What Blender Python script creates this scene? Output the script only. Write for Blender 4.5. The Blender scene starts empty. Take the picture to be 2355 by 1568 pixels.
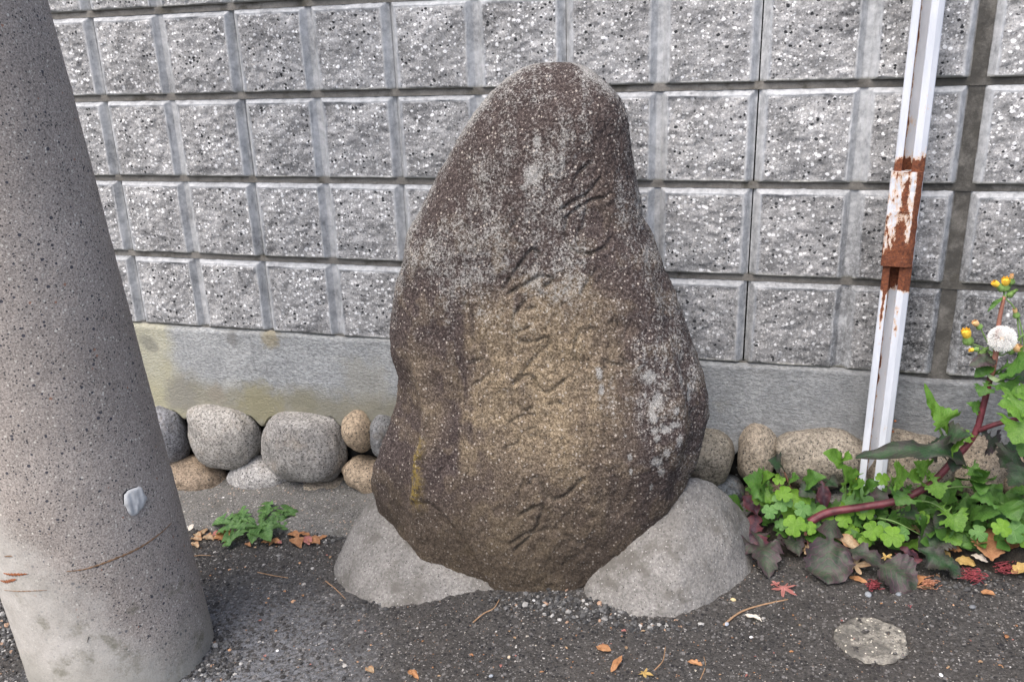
import bpy, math, random
import numpy as np
from mathutils import Vector
random.seed(7); rng = np.random.default_rng(7)
S = bpy.context.scene; COL = S.collection
# ------------------------------------------------------------------ camera, sky, sun, exposure
FPX = 1979.96; YAW, PIT, ROL = 0.296628179, 1.24589966, -0.0331101739
CAM = np.array([0.635374981, -1.87479210, 1.0757922])
def _rot(w, t, k):
    cz, sz = math.cos(w), math.sin(w); cx, sx = math.cos(t), math.sin(t); ck, sk = math.cos(k), math.sin(k)
    return (np.array([[cz,-sz,0],[sz,cz,0],[0,0,1]]) @ np.array([[1,0,0],[0,cx,-sx],[0,sx,cx]]) @ np.array([[ck,-sk,0],[sk,ck,0],[0,0,1]]))
RC = _rot(YAW, PIT, ROL)
cd = bpy.data.cameras.new('camera'); cam = bpy.data.objects.new('camera', cd); COL.objects.link(cam)
M4 = np.eye(4); M4[:3,:3] = RC; M4[:3,3] = CAM
import mathutils
cam.matrix_world = mathutils.Matrix([list(r) for r in M4])
cd.sensor_width = 36; cd.lens = FPX/2354.4*36; cd.clip_end = 200; cd.clip_start = .02
S.camera = cam
W = bpy.data.worlds.new('World'); S.world = W; W.use_nodes = True
wn = W.node_tree.nodes; wl = W.node_tree.links; wn.clear()
sky = wn.new('ShaderNodeTexSky'); sky.sky_type = 'NISHITA'; sky.sun_disc = False
SUN_EL, SUN_AZ = math.radians(58), math.radians(-158)   # azimuth measured from +Y (into the wall) towards +X
sky.sun_elevation = SUN_EL; sky.sun_rotation = SUN_AZ; sky.air_density = .7; sky.dust_density = 3.8; sky.ozone_density = .4
bg = wn.new('ShaderNodeBackground'); bg.inputs[1].default_value = .15
wo = wn.new('ShaderNodeOutputWorld'); wl.new(sky.outputs[0], bg.inputs[0]); wl.new(bg.outputs[0], wo.inputs[0])
sd = bpy.data.lights.new('sun', 'SUN'); sd.energy = 1.1; sd.angle = math.radians(60); sd.color = (1, .97, .925)
sun = bpy.data.objects.new('sun', sd); COL.objects.link(sun)
sv = Vector((math.sin(SUN_AZ)*math.cos(SUN_EL), math.cos(SUN_AZ)*math.cos(SUN_EL), math.sin(SUN_EL)))
sun.rotation_euler = sv.to_track_quat('Z', 'Y').to_euler(); sun.location = (-2, -3, 5)
vs = S.view_settings; vs.view_transform = 'Standard'; vs.look = 'None'; vs.gamma = 1; vs.exposure = 1.12; vs.use_curve_mapping = False

# ------------------------------------------------------------------ measuring helpers (photo measurement -> metres, at a chosen real depth)
def ray(x, y): return RC @ np.array([(x-1177.2)/FPX, -(y-784)/FPX, -1.])
def gz(x): return .085*(np.asarray(x, float)-.16)
def atY(x, y, Y): d = ray(x, y); return CAM + (Y-CAM[1])/d[1]*d
def atG(x, y, h=0.):
    z = 0.
    for _ in range(12):
        d = ray(x, y); q = CAM + (z-CAM[2])/d[2]*d; z = float(gz(q[0]))+h
    return q
def P(x, y, Y=None, h=0.): return atY(x, y, Y) if Y is not None else atG(x, y, h)

# ------------------------------------------------------------------ noise
def _h(i, j, k, s):
    n = (i.astype(np.int64)*374761393 + j.astype(np.int64)*668265263 + k.astype(np.int64)*2147483647 + s*974711) & 0xffffffff
    n = ((n ^ (n >> 13))*1274126177) & 0xffffffff
    return ((n ^ (n >> 16)) & 0xffff)/65535.
def vnoise(p, s=0):
    p = np.asarray(p, float); f = np.floor(p); w = p-f; w = w*w*(3-2*w); i, j, k = f[...,0], f[...,1], f[...,2]; r = 0
    for a in (0,1):
        for b in (0,1):
            for c in (0,1):
                r = r + _h(i+a, j+b, k+c, s)*(w[...,0] if a else 1-w[...,0])*(w[...,1] if b else 1-w[...,1])*(w[...,2] if c else 1-w[...,2])
    return r*2-1
def fbm(p, o=4, s=0, g=.5):
    p = np.asarray(p, float); r = 0; a = 1.
    for q in range(o): r = r + a*vnoise(p*(2**q)+q*7.3, s+q); a *= g
    return r
def sstep(a, b, x): t = np.clip((x-a)/(b-a), 0, 1); return t*t*(3-2*t)

# ------------------------------------------------------------------ object helpers
def mesh(name, v, f, mat=None, smooth=True, attrs=None):
    me = bpy.data.meshes.new(name); v = np.asarray(v, np.float32)
    if isinstance(f, np.ndarray) and f.ndim == 2:
        n, k = f.shape; me.vertices.add(len(v)); me.vertices.foreach_set('co', v.ravel())
        me.loops.add(n*k); me.loops.foreach_set('vertex_index', f.ravel().astype(np.int32))
        me.polygons.add(n); me.polygons.foreach_set('loop_start', np.arange(0, n*k, k, dtype=np.int32)); me.polygons.foreach_set('loop_total', np.full(n, k, np.int32))
        me.update(calc_edges=True); me.validate()
    else:
        me.from_pydata([tuple(map(float, q)) for q in v], [], [tuple(int(i) for i in q) for q in f]); me.update()
    me.polygons.foreach_set('use_smooth', np.full(len(me.polygons), smooth))
    if attrs:
        for k, a in attrs.items():
            a = np.asarray(a, np.float32)
            if a.ndim == 1:
                t = me.attributes.new(k, 'FLOAT', 'POINT'); t.data.foreach_set('value', a)
            else:
                t = me.attributes.new(k, 'FLOAT_COLOR', 'POINT'); t.data.foreach_set('color', np.c_[a, np.ones(len(a))].astype(np.float32).ravel())
    if mat: me.materials.append(mat)
    return me
def tag(o, label=None, cat=None, group=None, kind=None):
    if label: o['label'] = label
    if cat: o['category'] = cat
    if group: o['group'] = group
    if kind: o['kind'] = kind
    return o
def obj(name, me, parent=None, loc=(0,0,0), rot=(0,0,0)):
    o = bpy.data.objects.new(name, me); COL.objects.link(o); o.location = loc; o.rotation_euler = rot
    if parent: o.parent = parent
    return o
def thing(name, loc, label, cat, group=None):
    o = bpy.data.objects.new(name, None); COL.objects.link(o); o.location = [float(q) for q in loc]; o.empty_display_size = .05
    return tag(o, label, cat, group)
def part(name, v, f, mat, parent, smooth=True, attrs=None):   # vertices given in world space
    L = np.array(parent.matrix_basis.translation) if parent else 0
    pp = parent.parent if parent else None
    while pp: L = L+np.array(pp.matrix_basis.translation); pp = pp.parent
    return obj(name, mesh(name, np.asarray(v)-L, f, mat, smooth, attrs), parent)
def gridf(n, m):   # faces of an n x m vertex grid
    i = np.arange(n-1)[:,None]; j = np.arange(m-1)[None]; a = i*m+j
    return np.stack([a, a+1, a+m+1, a+m], -1).reshape(-1, 4)
def smoothline(pts, k=8):
    p = np.asarray(pts, float)
    if len(p) < 3: return np.array([p[0]+(p[-1]-p[0])*t for t in np.linspace(0,1,k)])
    q = np.vstack([2*p[0]-p[1], p, 2*p[-1]-p[-2]]); out = []
    for i in range(1, len(q)-2):
        for t in np.linspace(0, 1, k, endpoint=False):
            out.append(.5*((2*q[i])+(-q[i-1]+q[i+1])*t+(2*q[i-1]-5*q[i]+4*q[i+1]-q[i+2])*t*t+(-q[i-1]+3*q[i]-3*q[i+1]+q[i+2])*t**3))
    out.append(p[-1]); return np.array(out)
def tube(pts, r0, r1=None, n=8, k=6, bump=0, s=0, ridge=0):
    c = smoothline(pts, k); m = len(c); r1 = r0 if r1 is None else r1
    t = np.gradient(c, axis=0); t /= np.linalg.norm(t, axis=1)[:,None]+1e-9
    up = np.array([.13,.21,1.]); a = np.cross(t, up); a /= np.linalg.norm(a, axis=1)[:,None]+1e-9; b = np.cross(t, a)
    th = np.linspace(0, 2*np.pi, n, endpoint=False); r = np.linspace(r0, r1, m)[:,None]
    rr = r*(1+bump*vnoise(np.stack([np.arange(m)[:,None]*.8+0*th, th[None]*1.3+0*r, 0*th+s+0*r], -1), s))
    rr = rr*(1+ridge*np.cos(th*7)[None])
    v = c[:,None]+(a[:,None]*np.cos(th)[None,:,None]+b[:,None]*np.sin(th)[None,:,None])*rr[...,None]
    f = []
    for i in range(m-1):
        for j in range(n): f.append((i*n+j, i*n+(j+1)%n, (i+1)*n+(j+1)%n, (i+1)*n+j))
    V = np.vstack([v.reshape(-1,3), c[:1], c[-1:]]); e = m*n
    for j in range(n):
        f.append((e, (j+1)%n, j, j)); f.append((e+1, (m-1)*n+j, (m-1)*n+(j+1)%n, (m-1)*n+(j+1)%n))
    return V, [tuple(dict.fromkeys(q)) for q in f]
def join(lst):
    V = []; F = []; o = 0
    for v, f in lst:
        V.append(np.asarray(v)); F += [tuple(i+o for i in q) for q in f]; o += len(v)
    return np.vstack(V), F
def boxm(a, b):
    x0,y0,z0 = a; x1,y1,z1 = b
    return (np.array([(x0,y0,z0),(x1,y0,z0),(x1,y1,z0),(x0,y1,z0),(x0,y0,z1),(x1,y0,z1),(x1,y1,z1),(x0,y1,z1)], float),
            [(0,3,2,1),(4,5,6,7),(0,1,5,4),(1,2,6,5),(2,3,7,6),(3,0,4,7)])

# ------------------------------------------------------------------ node helpers
class NT:
    def __init__(s, name):
        s.m = bpy.data.materials.new(name); s.m.use_nodes = True; s.t = s.m.node_tree; s.t.nodes.clear()
        s.out = s.t.nodes.new('ShaderNodeOutputMaterial'); s.bs = s.t.nodes.new('ShaderNodeBsdfPrincipled')
        s.t.links.new(s.bs.outputs[0], s.out.inputs[0]); s.tc = s.t.nodes.new('ShaderNodeTexCoord'); s.geo = None; s.bs.inputs['Specular IOR Level'].default_value = .25
    def put(s, sock, v):
        if isinstance(v, bpy.types.NodeSocket): s.t.links.new(v, sock)
        elif isinstance(v, (tuple, list)): sock.default_value = tuple(v)+((1,) if len(v) == 3 and sock.type == 'RGBA' else ())
        elif sock.type in ('RGBA',): sock.default_value = (v, v, v, 1)
        elif sock.type == 'VECTOR': sock.default_value = (v, v, v)
        else: sock.default_value = v
    def obj(s, off=False):
        c = s.tc.outputs['Object']
        if off:
            oi = s.t.nodes.new('ShaderNodeObjectInfo'); m = s.t.nodes.new('ShaderNodeVectorMath'); m.operation = 'MULTIPLY_ADD'
            cb = s.t.nodes.new('ShaderNodeCombineXYZ')
            for i in range(3): s.t.links.new(oi.outputs['Random'], cb.inputs[i])
            s.t.links.new(cb.outputs[0], m.inputs[0]); m.inputs[1].default_value = (37.1, 53.7, 21.3); s.t.links.new(c, m.inputs[2]); c = m.outputs[0]
        return c
    def pos(s): return s.t.nodes.new('ShaderNodeNewGeometry').outputs['Position']
    def ocol(s): return s.t.nodes.new('ShaderNodeObjectInfo').outputs['Color']
    def rnd(s): return s.t.nodes.new('ShaderNodeObjectInfo').outputs['Random']
    def scale(s, vec, sc):
        m = s.t.nodes.new('ShaderNodeVectorMath'); m.operation = 'MULTIPLY'; s.put(m.inputs[0], vec); m.inputs[1].default_value = sc; return m.outputs[0]
    def noise(s, vec, sc, det=4, rough=.6, dist=0, col=False):
        n = s.t.nodes.new('ShaderNodeTexNoise'); s.put(n.inputs['Vector'], vec); n.inputs['Scale'].default_value = sc; n.inputs['Detail'].default_value = det
        n.inputs['Roughness'].default_value = rough; n.inputs['Distortion'].default_value = dist; return n.outputs['Color' if col else 'Fac']
    def vor(s, vec, sc, out='Distance', rand=1, feat='F1'):
        n = s.t.nodes.new('ShaderNodeTexVoronoi'); n.feature = feat; s.put(n.inputs['Vector'], vec); n.inputs['Scale'].default_value = sc; n.inputs['Randomness'].default_value = rand; return n.outputs[out]
    def ramp(s, fac, stops, interp='LINEAR'):
        n = s.t.nodes.new('ShaderNodeValToRGB'); s.put(n.inputs[0], fac); cr = n.color_ramp; cr.interpolation = interp
        while len(cr.elements) < len(stops): cr.elements.new(.5)
        for e, (p, c) in zip(cr.elements, stops):
            e.position = p; e.color = (tuple(c)+(1,)) if isinstance(c, (tuple, list)) else (c, c, c, 1)
        return n.outputs[0]
    def mix(s, fac, a, b, mode='MIX'):
        n = s.t.nodes.new('ShaderNodeMix'); n.data_type = 'RGBA'; n.blend_type = mode; s.put(n.inputs[0], fac); s.put(n.inputs[6], a); s.put(n.inputs[7], b); return n.outputs[2]
    def math(s, op, a, b=0., c=0., clamp=False):
        n = s.t.nodes.new('ShaderNodeMath'); n.operation = op; n.use_clamp = clamp; s.put(n.inputs[0], a); s.put(n.inputs[1], b); s.put(n.inputs[2], c); return n.outputs[0]
    def sep(s, v):
        n = s.t.nodes.new('ShaderNodeSeparateXYZ'); s.put(n.inputs[0], v); return n.outputs
    def attr(s, name, out='Fac'):
        n = s.t.nodes.new('ShaderNodeAttribute'); n.attribute_name = name; return n.outputs[out]
    def bump(s, h, st, dist=.01):
        n = s.t.nodes.new('ShaderNodeBump'); s.put(n.inputs['Height'], h); n.inputs['Strength'].default_value = st; n.inputs['Distance'].default_value = dist
        s.t.links.new(n.outputs[0], s.bs.inputs['Normal']); return n
    def done(s, col, rough=.85):
        s.put(s.bs.inputs['Base Color'], col); s.put(s.bs.inputs['Roughness'], rough); return s.m
def m3(r, g, b): return (r, g, b)

# block: split face with white and black chips, smooth cast bevels
n = NT('split_face_block'); c = n.obj(True); ps = n.pos()
base = n.ramp(n.noise(c, 22, 6, .7), [(.30, (.205,.208,.208)), (.5, (.36,.362,.36)), (.70, (.50,.50,.497))])
base = n.mix(.75, base, n.ramp(n.noise(c, 260, 3, .8), [(.3, .36), (.5, .98), (.7, 1.55)]), 'MULTIPLY')
wc = n.scale(c, (1, 1, 1.15))
dn = n.t.nodes.new('ShaderNodeVectorMath'); dn.operation = 'MULTIPLY_ADD'; n.put(dn.inputs[0], n.noise(c, 160, 2, .5, col=True)); dn.inputs[1].default_value = (.006,.006,.006); n.put(dn.inputs[2], wc); wc = dn.outputs[0]
def chips(n, vec, sc, size, thr, seed):
    m = n.t.nodes.new('ShaderNodeVectorMath'); n.put(m.inputs[0], vec); m.operation = 'ADD'; m.inputs[1].default_value = (seed, seed*2.1, seed*.7)
    v = n.t.nodes.new('ShaderNodeTexVoronoi'); n.put(v.inputs['Vector'], m.outputs[0]); v.inputs['Scale'].default_value = sc
    sx = n.sep(v.outputs['Color'])
    near = n.math('LESS_THAN', v.outputs['Distance'], n.math('MULTIPLY', n.math('ADD', sx[1], .35), size))
    return n.math('MULTIPLY', near, n.math('GREATER_THAN', sx[0], thr))
rough_m = n.attr('rough')
w1 = chips(n, wc, 102, .36, .54, 1.3); w2 = chips(n, wc, 180, .38, .60, 5.1); b1 = chips(n, wc, 108, .33, .80, 9.4); b2 = chips(n, wc, 165, .34, .80, 3.3)
col = n.mix(n.math('MULTIPLY', w2, .75), base, (.72,.72,.71)); col = n.mix(w1, col, (.86,.87,.87)); col = n.mix(n.math('MULTIPLY', b2, .8), col, (.07,.07,.07)); col = n.mix(b1, col, (.035,.037,.04))
sm = n.ramp(n.noise(c, 60, 5, .7), [(.3, (.30,.315,.325)), (.55, (.46,.475,.485)), (.75, (.60,.61,.615))])
sm = n.mix(n.ramp(n.noise(n.scale(c, (1,1,.25)), 90, 5, .7), [(.56, 0.), (.70, .65)]), sm, (.17,.175,.18))
col = n.mix(rough_m, sm, col)
px = n.sep(ps)
dirt = n.math('MULTIPLY', n.ramp(n.math('MULTIPLY_ADD', px[0], .7, .15), [(.44, 0.), (.74, 1.)]), n.ramp(px[2], [(.54, 1.), (.92, .0)]))
dirt = n.math('MULTIPLY', dirt, n.ramp(n.noise(ps, 9, 6, .75), [(.3, .2), (.6, 1.)]))
dirt2 = n.ramp(n.noise(ps, 7.5, 5, .75), [(.47, 0.), (.70, .6)])
col = n.mix(n.math('MULTIPLY', n.math('MAXIMUM', dirt, dirt2), n.ramp(n.noise(ps, 130, 3, .8), [(.33, .3), (.55, 1.)])), col, (.05,.051,.052))
moss = n.attr('lip'); col = n.mix(n.math('MULTIPLY', moss, .6), col, (.15,.145,.10))
n.bump(n.math('ADD', n.math('MULTIPLY', n.noise(c, 300, 4, .8), rough_m), n.math('MULTIPLY', w1, .15)), .55, .004)
MBLOCK = n.done(col, .9)

def concrete(name, lo, hi, sc=40, stain=None, bumpd=.003, bs=.4, grain=300, gr=(.75,1.15), speck=None, stretch=(1,1,1), c2=None, world=True):
    n = NT(name); c = n.pos() if world else n.obj(False); g = n.scale(c, stretch)
    mid = tuple((a+b)/2 for a, b in zip(lo, hi))
    col = n.ramp(n.noise(c, sc*.25, 6, .7), [(.3, lo), (.5, mid), (.7, hi)])
    fn = n.noise(g, grain, 4, .75)
    col = n.mix(1, col, n.ramp(fn, [(.3, gr[0]), (.7, gr[1])]), 'MULTIPLY')
    if stain: col = n.mix(n.ramp(n.noise(c, stain[1], 5, .65), [(stain[2], 0.), (stain[2]+.12, stain[3])]), col, stain[0])
    if speck:
        for (scol, ssc, sz, th, sd) in speck: col = n.mix(chips(n, c, ssc, sz, th, sd), col, scol)
    if c2: col = c2(n, c, col)
    n.bump(fn, bs, bumpd)
    return n.done(col, .9)
def mort(n, c, col):
    s = n.sep(c); d = n.math('MULTIPLY', n.ramp(s[0], [(.62, 0.), (.95, 1.)]), n.ramp(n.noise(c, 24, 6, .75), [(.36, .25), (.56, .95)]))
    return n.mix(d, col, (.060,.058,.052))
MMORTAR = concrete('bed_mortar', (.14,.132,.118), (.26,.25,.228), 60, ((.075,.07,.055), 14, .52, .85), c2=mort)
MDARK = concrete('dark_gap_fill', (.02,.02,.019), (.055,.054,.05), 120, speck=[((.2,.2,.19), 150, .3, .85, 2.)])
def plinth_c(n, c, col):
    s = n.sep(c)
    low = n.ramp(n.math('ADD', s[2], n.math('MULTIPLY', n.noise(c, 9, 4, .6), .12)), [(.27, 1.), (.325, 0.)])
    left = n.ramp(s[0], [(.0, 1.), (.35, .0)])
    col = n.mix(n.math('MULTIPLY', n.math('MULTIPLY', low, left), .75), col, (.25,.235,.165))
    l2 = n.ramp(n.math('ADD', n.math('MULTIPLY_ADD', s[0], 1., 1.), n.math('MULTIPLY', n.noise(c, 11, 3, .6), .12)), [(.12, 1.), (.17, .0)])
    col = n.mix(n.math('MULTIPLY', l2, .6), col, (.46,.44,.29))
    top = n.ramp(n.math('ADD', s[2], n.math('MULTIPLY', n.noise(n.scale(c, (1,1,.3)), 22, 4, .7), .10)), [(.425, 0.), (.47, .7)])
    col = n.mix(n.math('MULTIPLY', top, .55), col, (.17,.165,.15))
    for (sx_, sy_, rx_, amt, cc) in ((415,905,.055,.75,(.25,.245,.215)),(600,935,.075,.7,(.30,.28,.17)),(535,778,.022,.7,(.20,.20,.19)),(700,925,.05,.6,(.25,.24,.17)),(500,905,.03,.5,(.30,.27,.22)),(840,880,.08,.35,(.36,.34,.26)),(345,790,.03,.7,(.2,.2,.17)),(620,775,.03,.6,(.32,.27,.15))):
        w0 = atY(sx_, sy_, 0); dv = n.t.nodes.new('ShaderNodeVectorMath'); dv.operation = 'DISTANCE'; n.put(dv.inputs[0], c); dv.inputs[1].default_value = tuple(w0)
        col = n.mix(n.ramp(n.math('ADD', dv.outputs['Value'], n.math('MULTIPLY_ADD', n.noise(c, 26, 5, .7), rx_*2., -rx_)), [(rx_*.6, amt), (rx_*1.15, 0.)]), col, cc)
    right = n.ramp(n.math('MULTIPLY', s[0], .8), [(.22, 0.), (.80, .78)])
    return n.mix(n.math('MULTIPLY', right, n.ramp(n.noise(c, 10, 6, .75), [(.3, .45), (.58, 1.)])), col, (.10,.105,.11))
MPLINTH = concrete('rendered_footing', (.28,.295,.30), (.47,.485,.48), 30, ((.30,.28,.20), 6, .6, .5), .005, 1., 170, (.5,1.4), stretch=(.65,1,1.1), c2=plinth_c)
MKERB = concrete('kerb_concrete', (.10,.098,.092), (.175,.170,.158), 60, ((.075,.07,.055), 9, .55, .7), .003, .7, 240, (.4,1.6), speck=[((.42,.41,.38), 120, .30, .86, 4.), ((.36,.27,.2), 150, .3, .85, 8.), ((.045,.045,.045), 150, .33, .80, 2.), ((.34,.335,.32), 260, .34, .74, 7.)])
MMOUND = concrete('mound_mortar', (.16,.154,.143), (.275,.266,.249), 34, ((.12,.113,.10), 12, .5, .85), .004, .8, 170, (.5,1.4), speck=[((.38,.37,.35), 260, .3, .84, 4.), ((.08,.078,.072), 230, .3, .80, 6.)])
MLID = concrete('cap_concrete', (.17,.162,.14), (.33,.31,.265), 80, ((.10,.095,.085), 22, .45, .85), .004, .8, 200, (.45,1.5), speck=[((.62,.58,.48), 160, .32, .72, 4.), ((.09,.085,.08), 190, .32, .76, 6.)])
def asph(n, c, col):
    s = n.sep(c)
    br = n.ramp(n.noise(c, 3.2, 4, .6), [(.45, 0.), (.68, .65)]); col = n.mix(n.math('MULTIPLY', br, .5), col, (.078,.070,.062))
    d = n.t.nodes.new('ShaderNodeVectorMath'); d.operation = 'DISTANCE'; n.put(d.inputs[0], c); d.inputs[1].default_value = (-.36,-.80,-.05)
    pale = n.math('MULTIPLY', n.ramp(n.math('ADD', d.outputs['Value'], n.math('MULTIPLY', n.noise(c, 14, 5, .7), .2)), [(.28, .75), (.52, 0.)]), n.ramp(n.noise(c, 120, 4, .7), [(.38, 0.), (.6, 1.)]))
    return n.mix(pale, col, (.27,.285,.31))
MASPH = concrete('asphalt', (.047,.045,.043), (.082,.078,.073), 40, None, .006, 1., 190, (.25,1.8), speck=[((.17,.165,.16), 110, .36, .72, 1.), ((.022,.022,.024), 130, .38, .70, 5.), ((.26,.25,.235), 230, .36, .80, 3.), ((.55,.53,.5), 210, .27, .95, 9.), ((.30,.19,.12), 230, .27, .94, 11.)], c2=asph)
def soil(n, c, col): return col
MSOIL = concrete('dark_soil', (.018,.016,.013), (.045,.038,.03), 90, None, .01, 1., 120, (.4,1.6))
n = NT('chip_stone'); MCHIP = n.done(n.mix(1, n.attr('tint', 'Color'), n.ramp(n.noise(n.pos(), 350, 3, .7), [(.3, .65), (.7, 1.25)]), 'MULTIPLY'), .8)

# pole: spun concrete, dark and speckled above, pale washed patch low on the street side
def pole_c(n, c, col):
    s = n.sep(c)
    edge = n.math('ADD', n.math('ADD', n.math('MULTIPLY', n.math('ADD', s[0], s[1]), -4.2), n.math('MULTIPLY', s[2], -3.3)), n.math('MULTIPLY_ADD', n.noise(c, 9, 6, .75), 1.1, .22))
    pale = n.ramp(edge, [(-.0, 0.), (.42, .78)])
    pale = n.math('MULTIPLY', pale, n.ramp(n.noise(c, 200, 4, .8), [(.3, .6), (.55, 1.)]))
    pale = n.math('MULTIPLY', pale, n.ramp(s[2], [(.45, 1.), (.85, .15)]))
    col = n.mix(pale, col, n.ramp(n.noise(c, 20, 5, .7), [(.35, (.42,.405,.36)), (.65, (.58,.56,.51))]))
    low = n.ramp(n.math('ADD', s[2], n.math('MULTIPLY', n.noise(c, 12, 4, .7), .16)), [(.11, .65), (.24, 0.)])
    col = n.mix(low, col, (.29,.28,.235))
    gs = n.math('MULTIPLY', n.ramp(n.noise(c, 14, 5, .7), [(.56, 0.), (.68, .6)]), n.ramp(s[2], [(.2, 1.), (.34, 0.)]))
    return n.mix(gs, col, (.12,.115,.07))
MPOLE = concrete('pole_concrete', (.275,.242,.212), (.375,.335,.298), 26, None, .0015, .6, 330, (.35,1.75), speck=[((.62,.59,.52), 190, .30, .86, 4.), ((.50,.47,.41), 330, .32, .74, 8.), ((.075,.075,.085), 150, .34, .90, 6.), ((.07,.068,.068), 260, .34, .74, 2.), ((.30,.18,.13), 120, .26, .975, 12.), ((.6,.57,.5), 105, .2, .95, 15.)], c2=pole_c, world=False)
def flat(name, col, rough=.7, var=.25, sc=90, spec=.3, world=False):
    n = NT(name); n.bs.inputs['Specular IOR Level'].default_value = spec; c = n.obj(True)
    k = n.noise(c, sc, 4, .7); n.bump(k, .3, .001)
    return n.done(n.mix(1, col, n.ramp(k, [(.3, 1-var), (.7, 1+var)]), 'MULTIPLY'), rough)
MPUTTY = flat('grey_putty', (.55,.56,.55), .6, .18, 60)
MRUSTLINE = flat('rust_stain', (.27,.10,.045), .9, .5, 120); MRUSTLINE2 = flat('ochre_rust_stain', (.21,.13,.075), .9, .5, 120)
MBLACK = flat('black_tar', (.02,.018,.02), .5)

# monument stone
n = NT('weathered_stone'); c = n.pos(); mk = n.attr('mask', 'Color'); ms = n.sep(mk)
f1 = n.noise(c, 230, 5, .85); f2 = n.noise(c, 75, 5, .75); f3 = n.noise(c, 16, 6, .75)
dark = n.ramp(f1, [(.36, (.016,.012,.011)), (.49, (.060,.045,.041)), (.59, (.140,.112,.102)), (.69, (.38,.335,.30))])
tan = n.ramp(f1, [(.36, (.050,.036,.024)), (.47, (.19,.145,.092)), (.57, (.38,.305,.205)), (.69, (.62,.53,.40))])
tanf = n.math('MULTIPLY', ms[0], n.ramp(f2, [(.3, .65), (.5, 1.)]))
col = n.mix(tanf, dark, tan)
lich_and_rim = n.ramp(n.math('ADD', n.math('ADD', n.math('MULTIPLY', f1, .80), n.math('MULTIPLY', f2, .36)), n.math('MULTIPLY', ms[1], .34)), [(.745, 0.), (.845, .85)])
col = n.mix(lich_and_rim, col, n.ramp(n.noise(c, 420, 3, .7), [(.36, (.15,.145,.13)), (.5, (.36,.355,.335)), (.66, (.60,.595,.56))]))
spk = chips(n, c, 170, .30, .76, 3.); col = n.mix(n.math('MULTIPLY', spk, .75), col, (.52,.47,.41))
spk2 = chips(n, c, 260, .34, .80, 8.); col = n.mix(n.math('MULTIPLY', spk2, .75), col, (.025,.02,.018))
yl = n.math('MULTIPLY', ms[2], n.ramp(n.noise(c, 130, 4, .8), [(.45, 0.), (.56, .85)])); col = n.mix(yl, col, (.36,.26,.045))
gr = n.math('MULTIPLY', n.attr('groove'), .20); col = n.mix(gr, col, (.055,.055,.042))
wet = n.attr('damp'); col = n.mix(n.math('MULTIPLY', wet, .6), col, (.035,.027,.018))
n.bump(n.math('ADD', f1, n.math('MULTIPLY', f2, .6)), .8, .0035); MSTELE = n.done(col, .88)

# river stones
n = NT('granite_cobble'); c = n.obj(True); oc = n.ocol()
f1 = n.noise(c, 260, 4, .8); f2 = n.noise(c, 18, 5, .7)
col = n.mix(1, oc, n.ramp(n.noise(c, 150, 5, .85), [(.36, .28), (.48, .85), (.62, 1.5)]), 'MULTIPLY'); col = n.mix(1, col, n.ramp(f2, [(.3, .68), (.65, 1.15)]), 'MULTIPLY')
col = n.mix(n.ramp(n.noise(c, 12, 5, .7), [(.55, 0.), (.7, .4)]), col, (.33,.27,.20)); col = n.mix(chips(n, c, 230, .36, .76, 4.), col, (.05,.048,.045))
n.bump(n.math('ADD', f1, n.noise(c, 90, 4, .7)), .7, .004); MCOB = n.done(col, .85)

# painted and rusted steel
n = NT('white_painted_rusty_steel'); c = n.pos(); ru = n.attr('rust_slot_shade'); nz = n.math('MULTIPLY_ADD', n.noise(n.scale(c, (1,1,.4)), 85, 6, .75), 1.9, -.45)
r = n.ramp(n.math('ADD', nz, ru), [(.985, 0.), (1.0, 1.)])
halo = n.ramp(n.math('ADD', nz, ru), [(.78, 0.), (.985, .8)])
paint = n.ramp(n.noise(n.scale(c, (1,1,.2)), 40, 5, .7), [(.3, (.50,.535,.585)), (.6, (.63,.66,.71))])
paint = n.mix(n.ramp(n.noise(c, 210, 3, .7), [(.70, 0.), (.76, .7)]), paint, (.33,.19,.11))
rust_slot_shade = n.ramp(n.noise(c, 190, 5, .8), [(.3, (.045,.020,.014)), (.5, (.155,.052,.026)), (.7, (.28,.10,.04))])
col = n.mix(halo, paint, (.60,.36,.17)); col = n.mix(r, col, rust_slot_shade); n.bump(n.math('ADD', n.math('MULTIPLY', r, n.noise(c, 170, 5, .8)), n.math('MULTIPLY', r, -.4)), .6, .003)
n.bs.inputs['Specular IOR Level'].default_value = .4; MSTEEL = n.done(col, n.mix(r, .42, .92))

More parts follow.
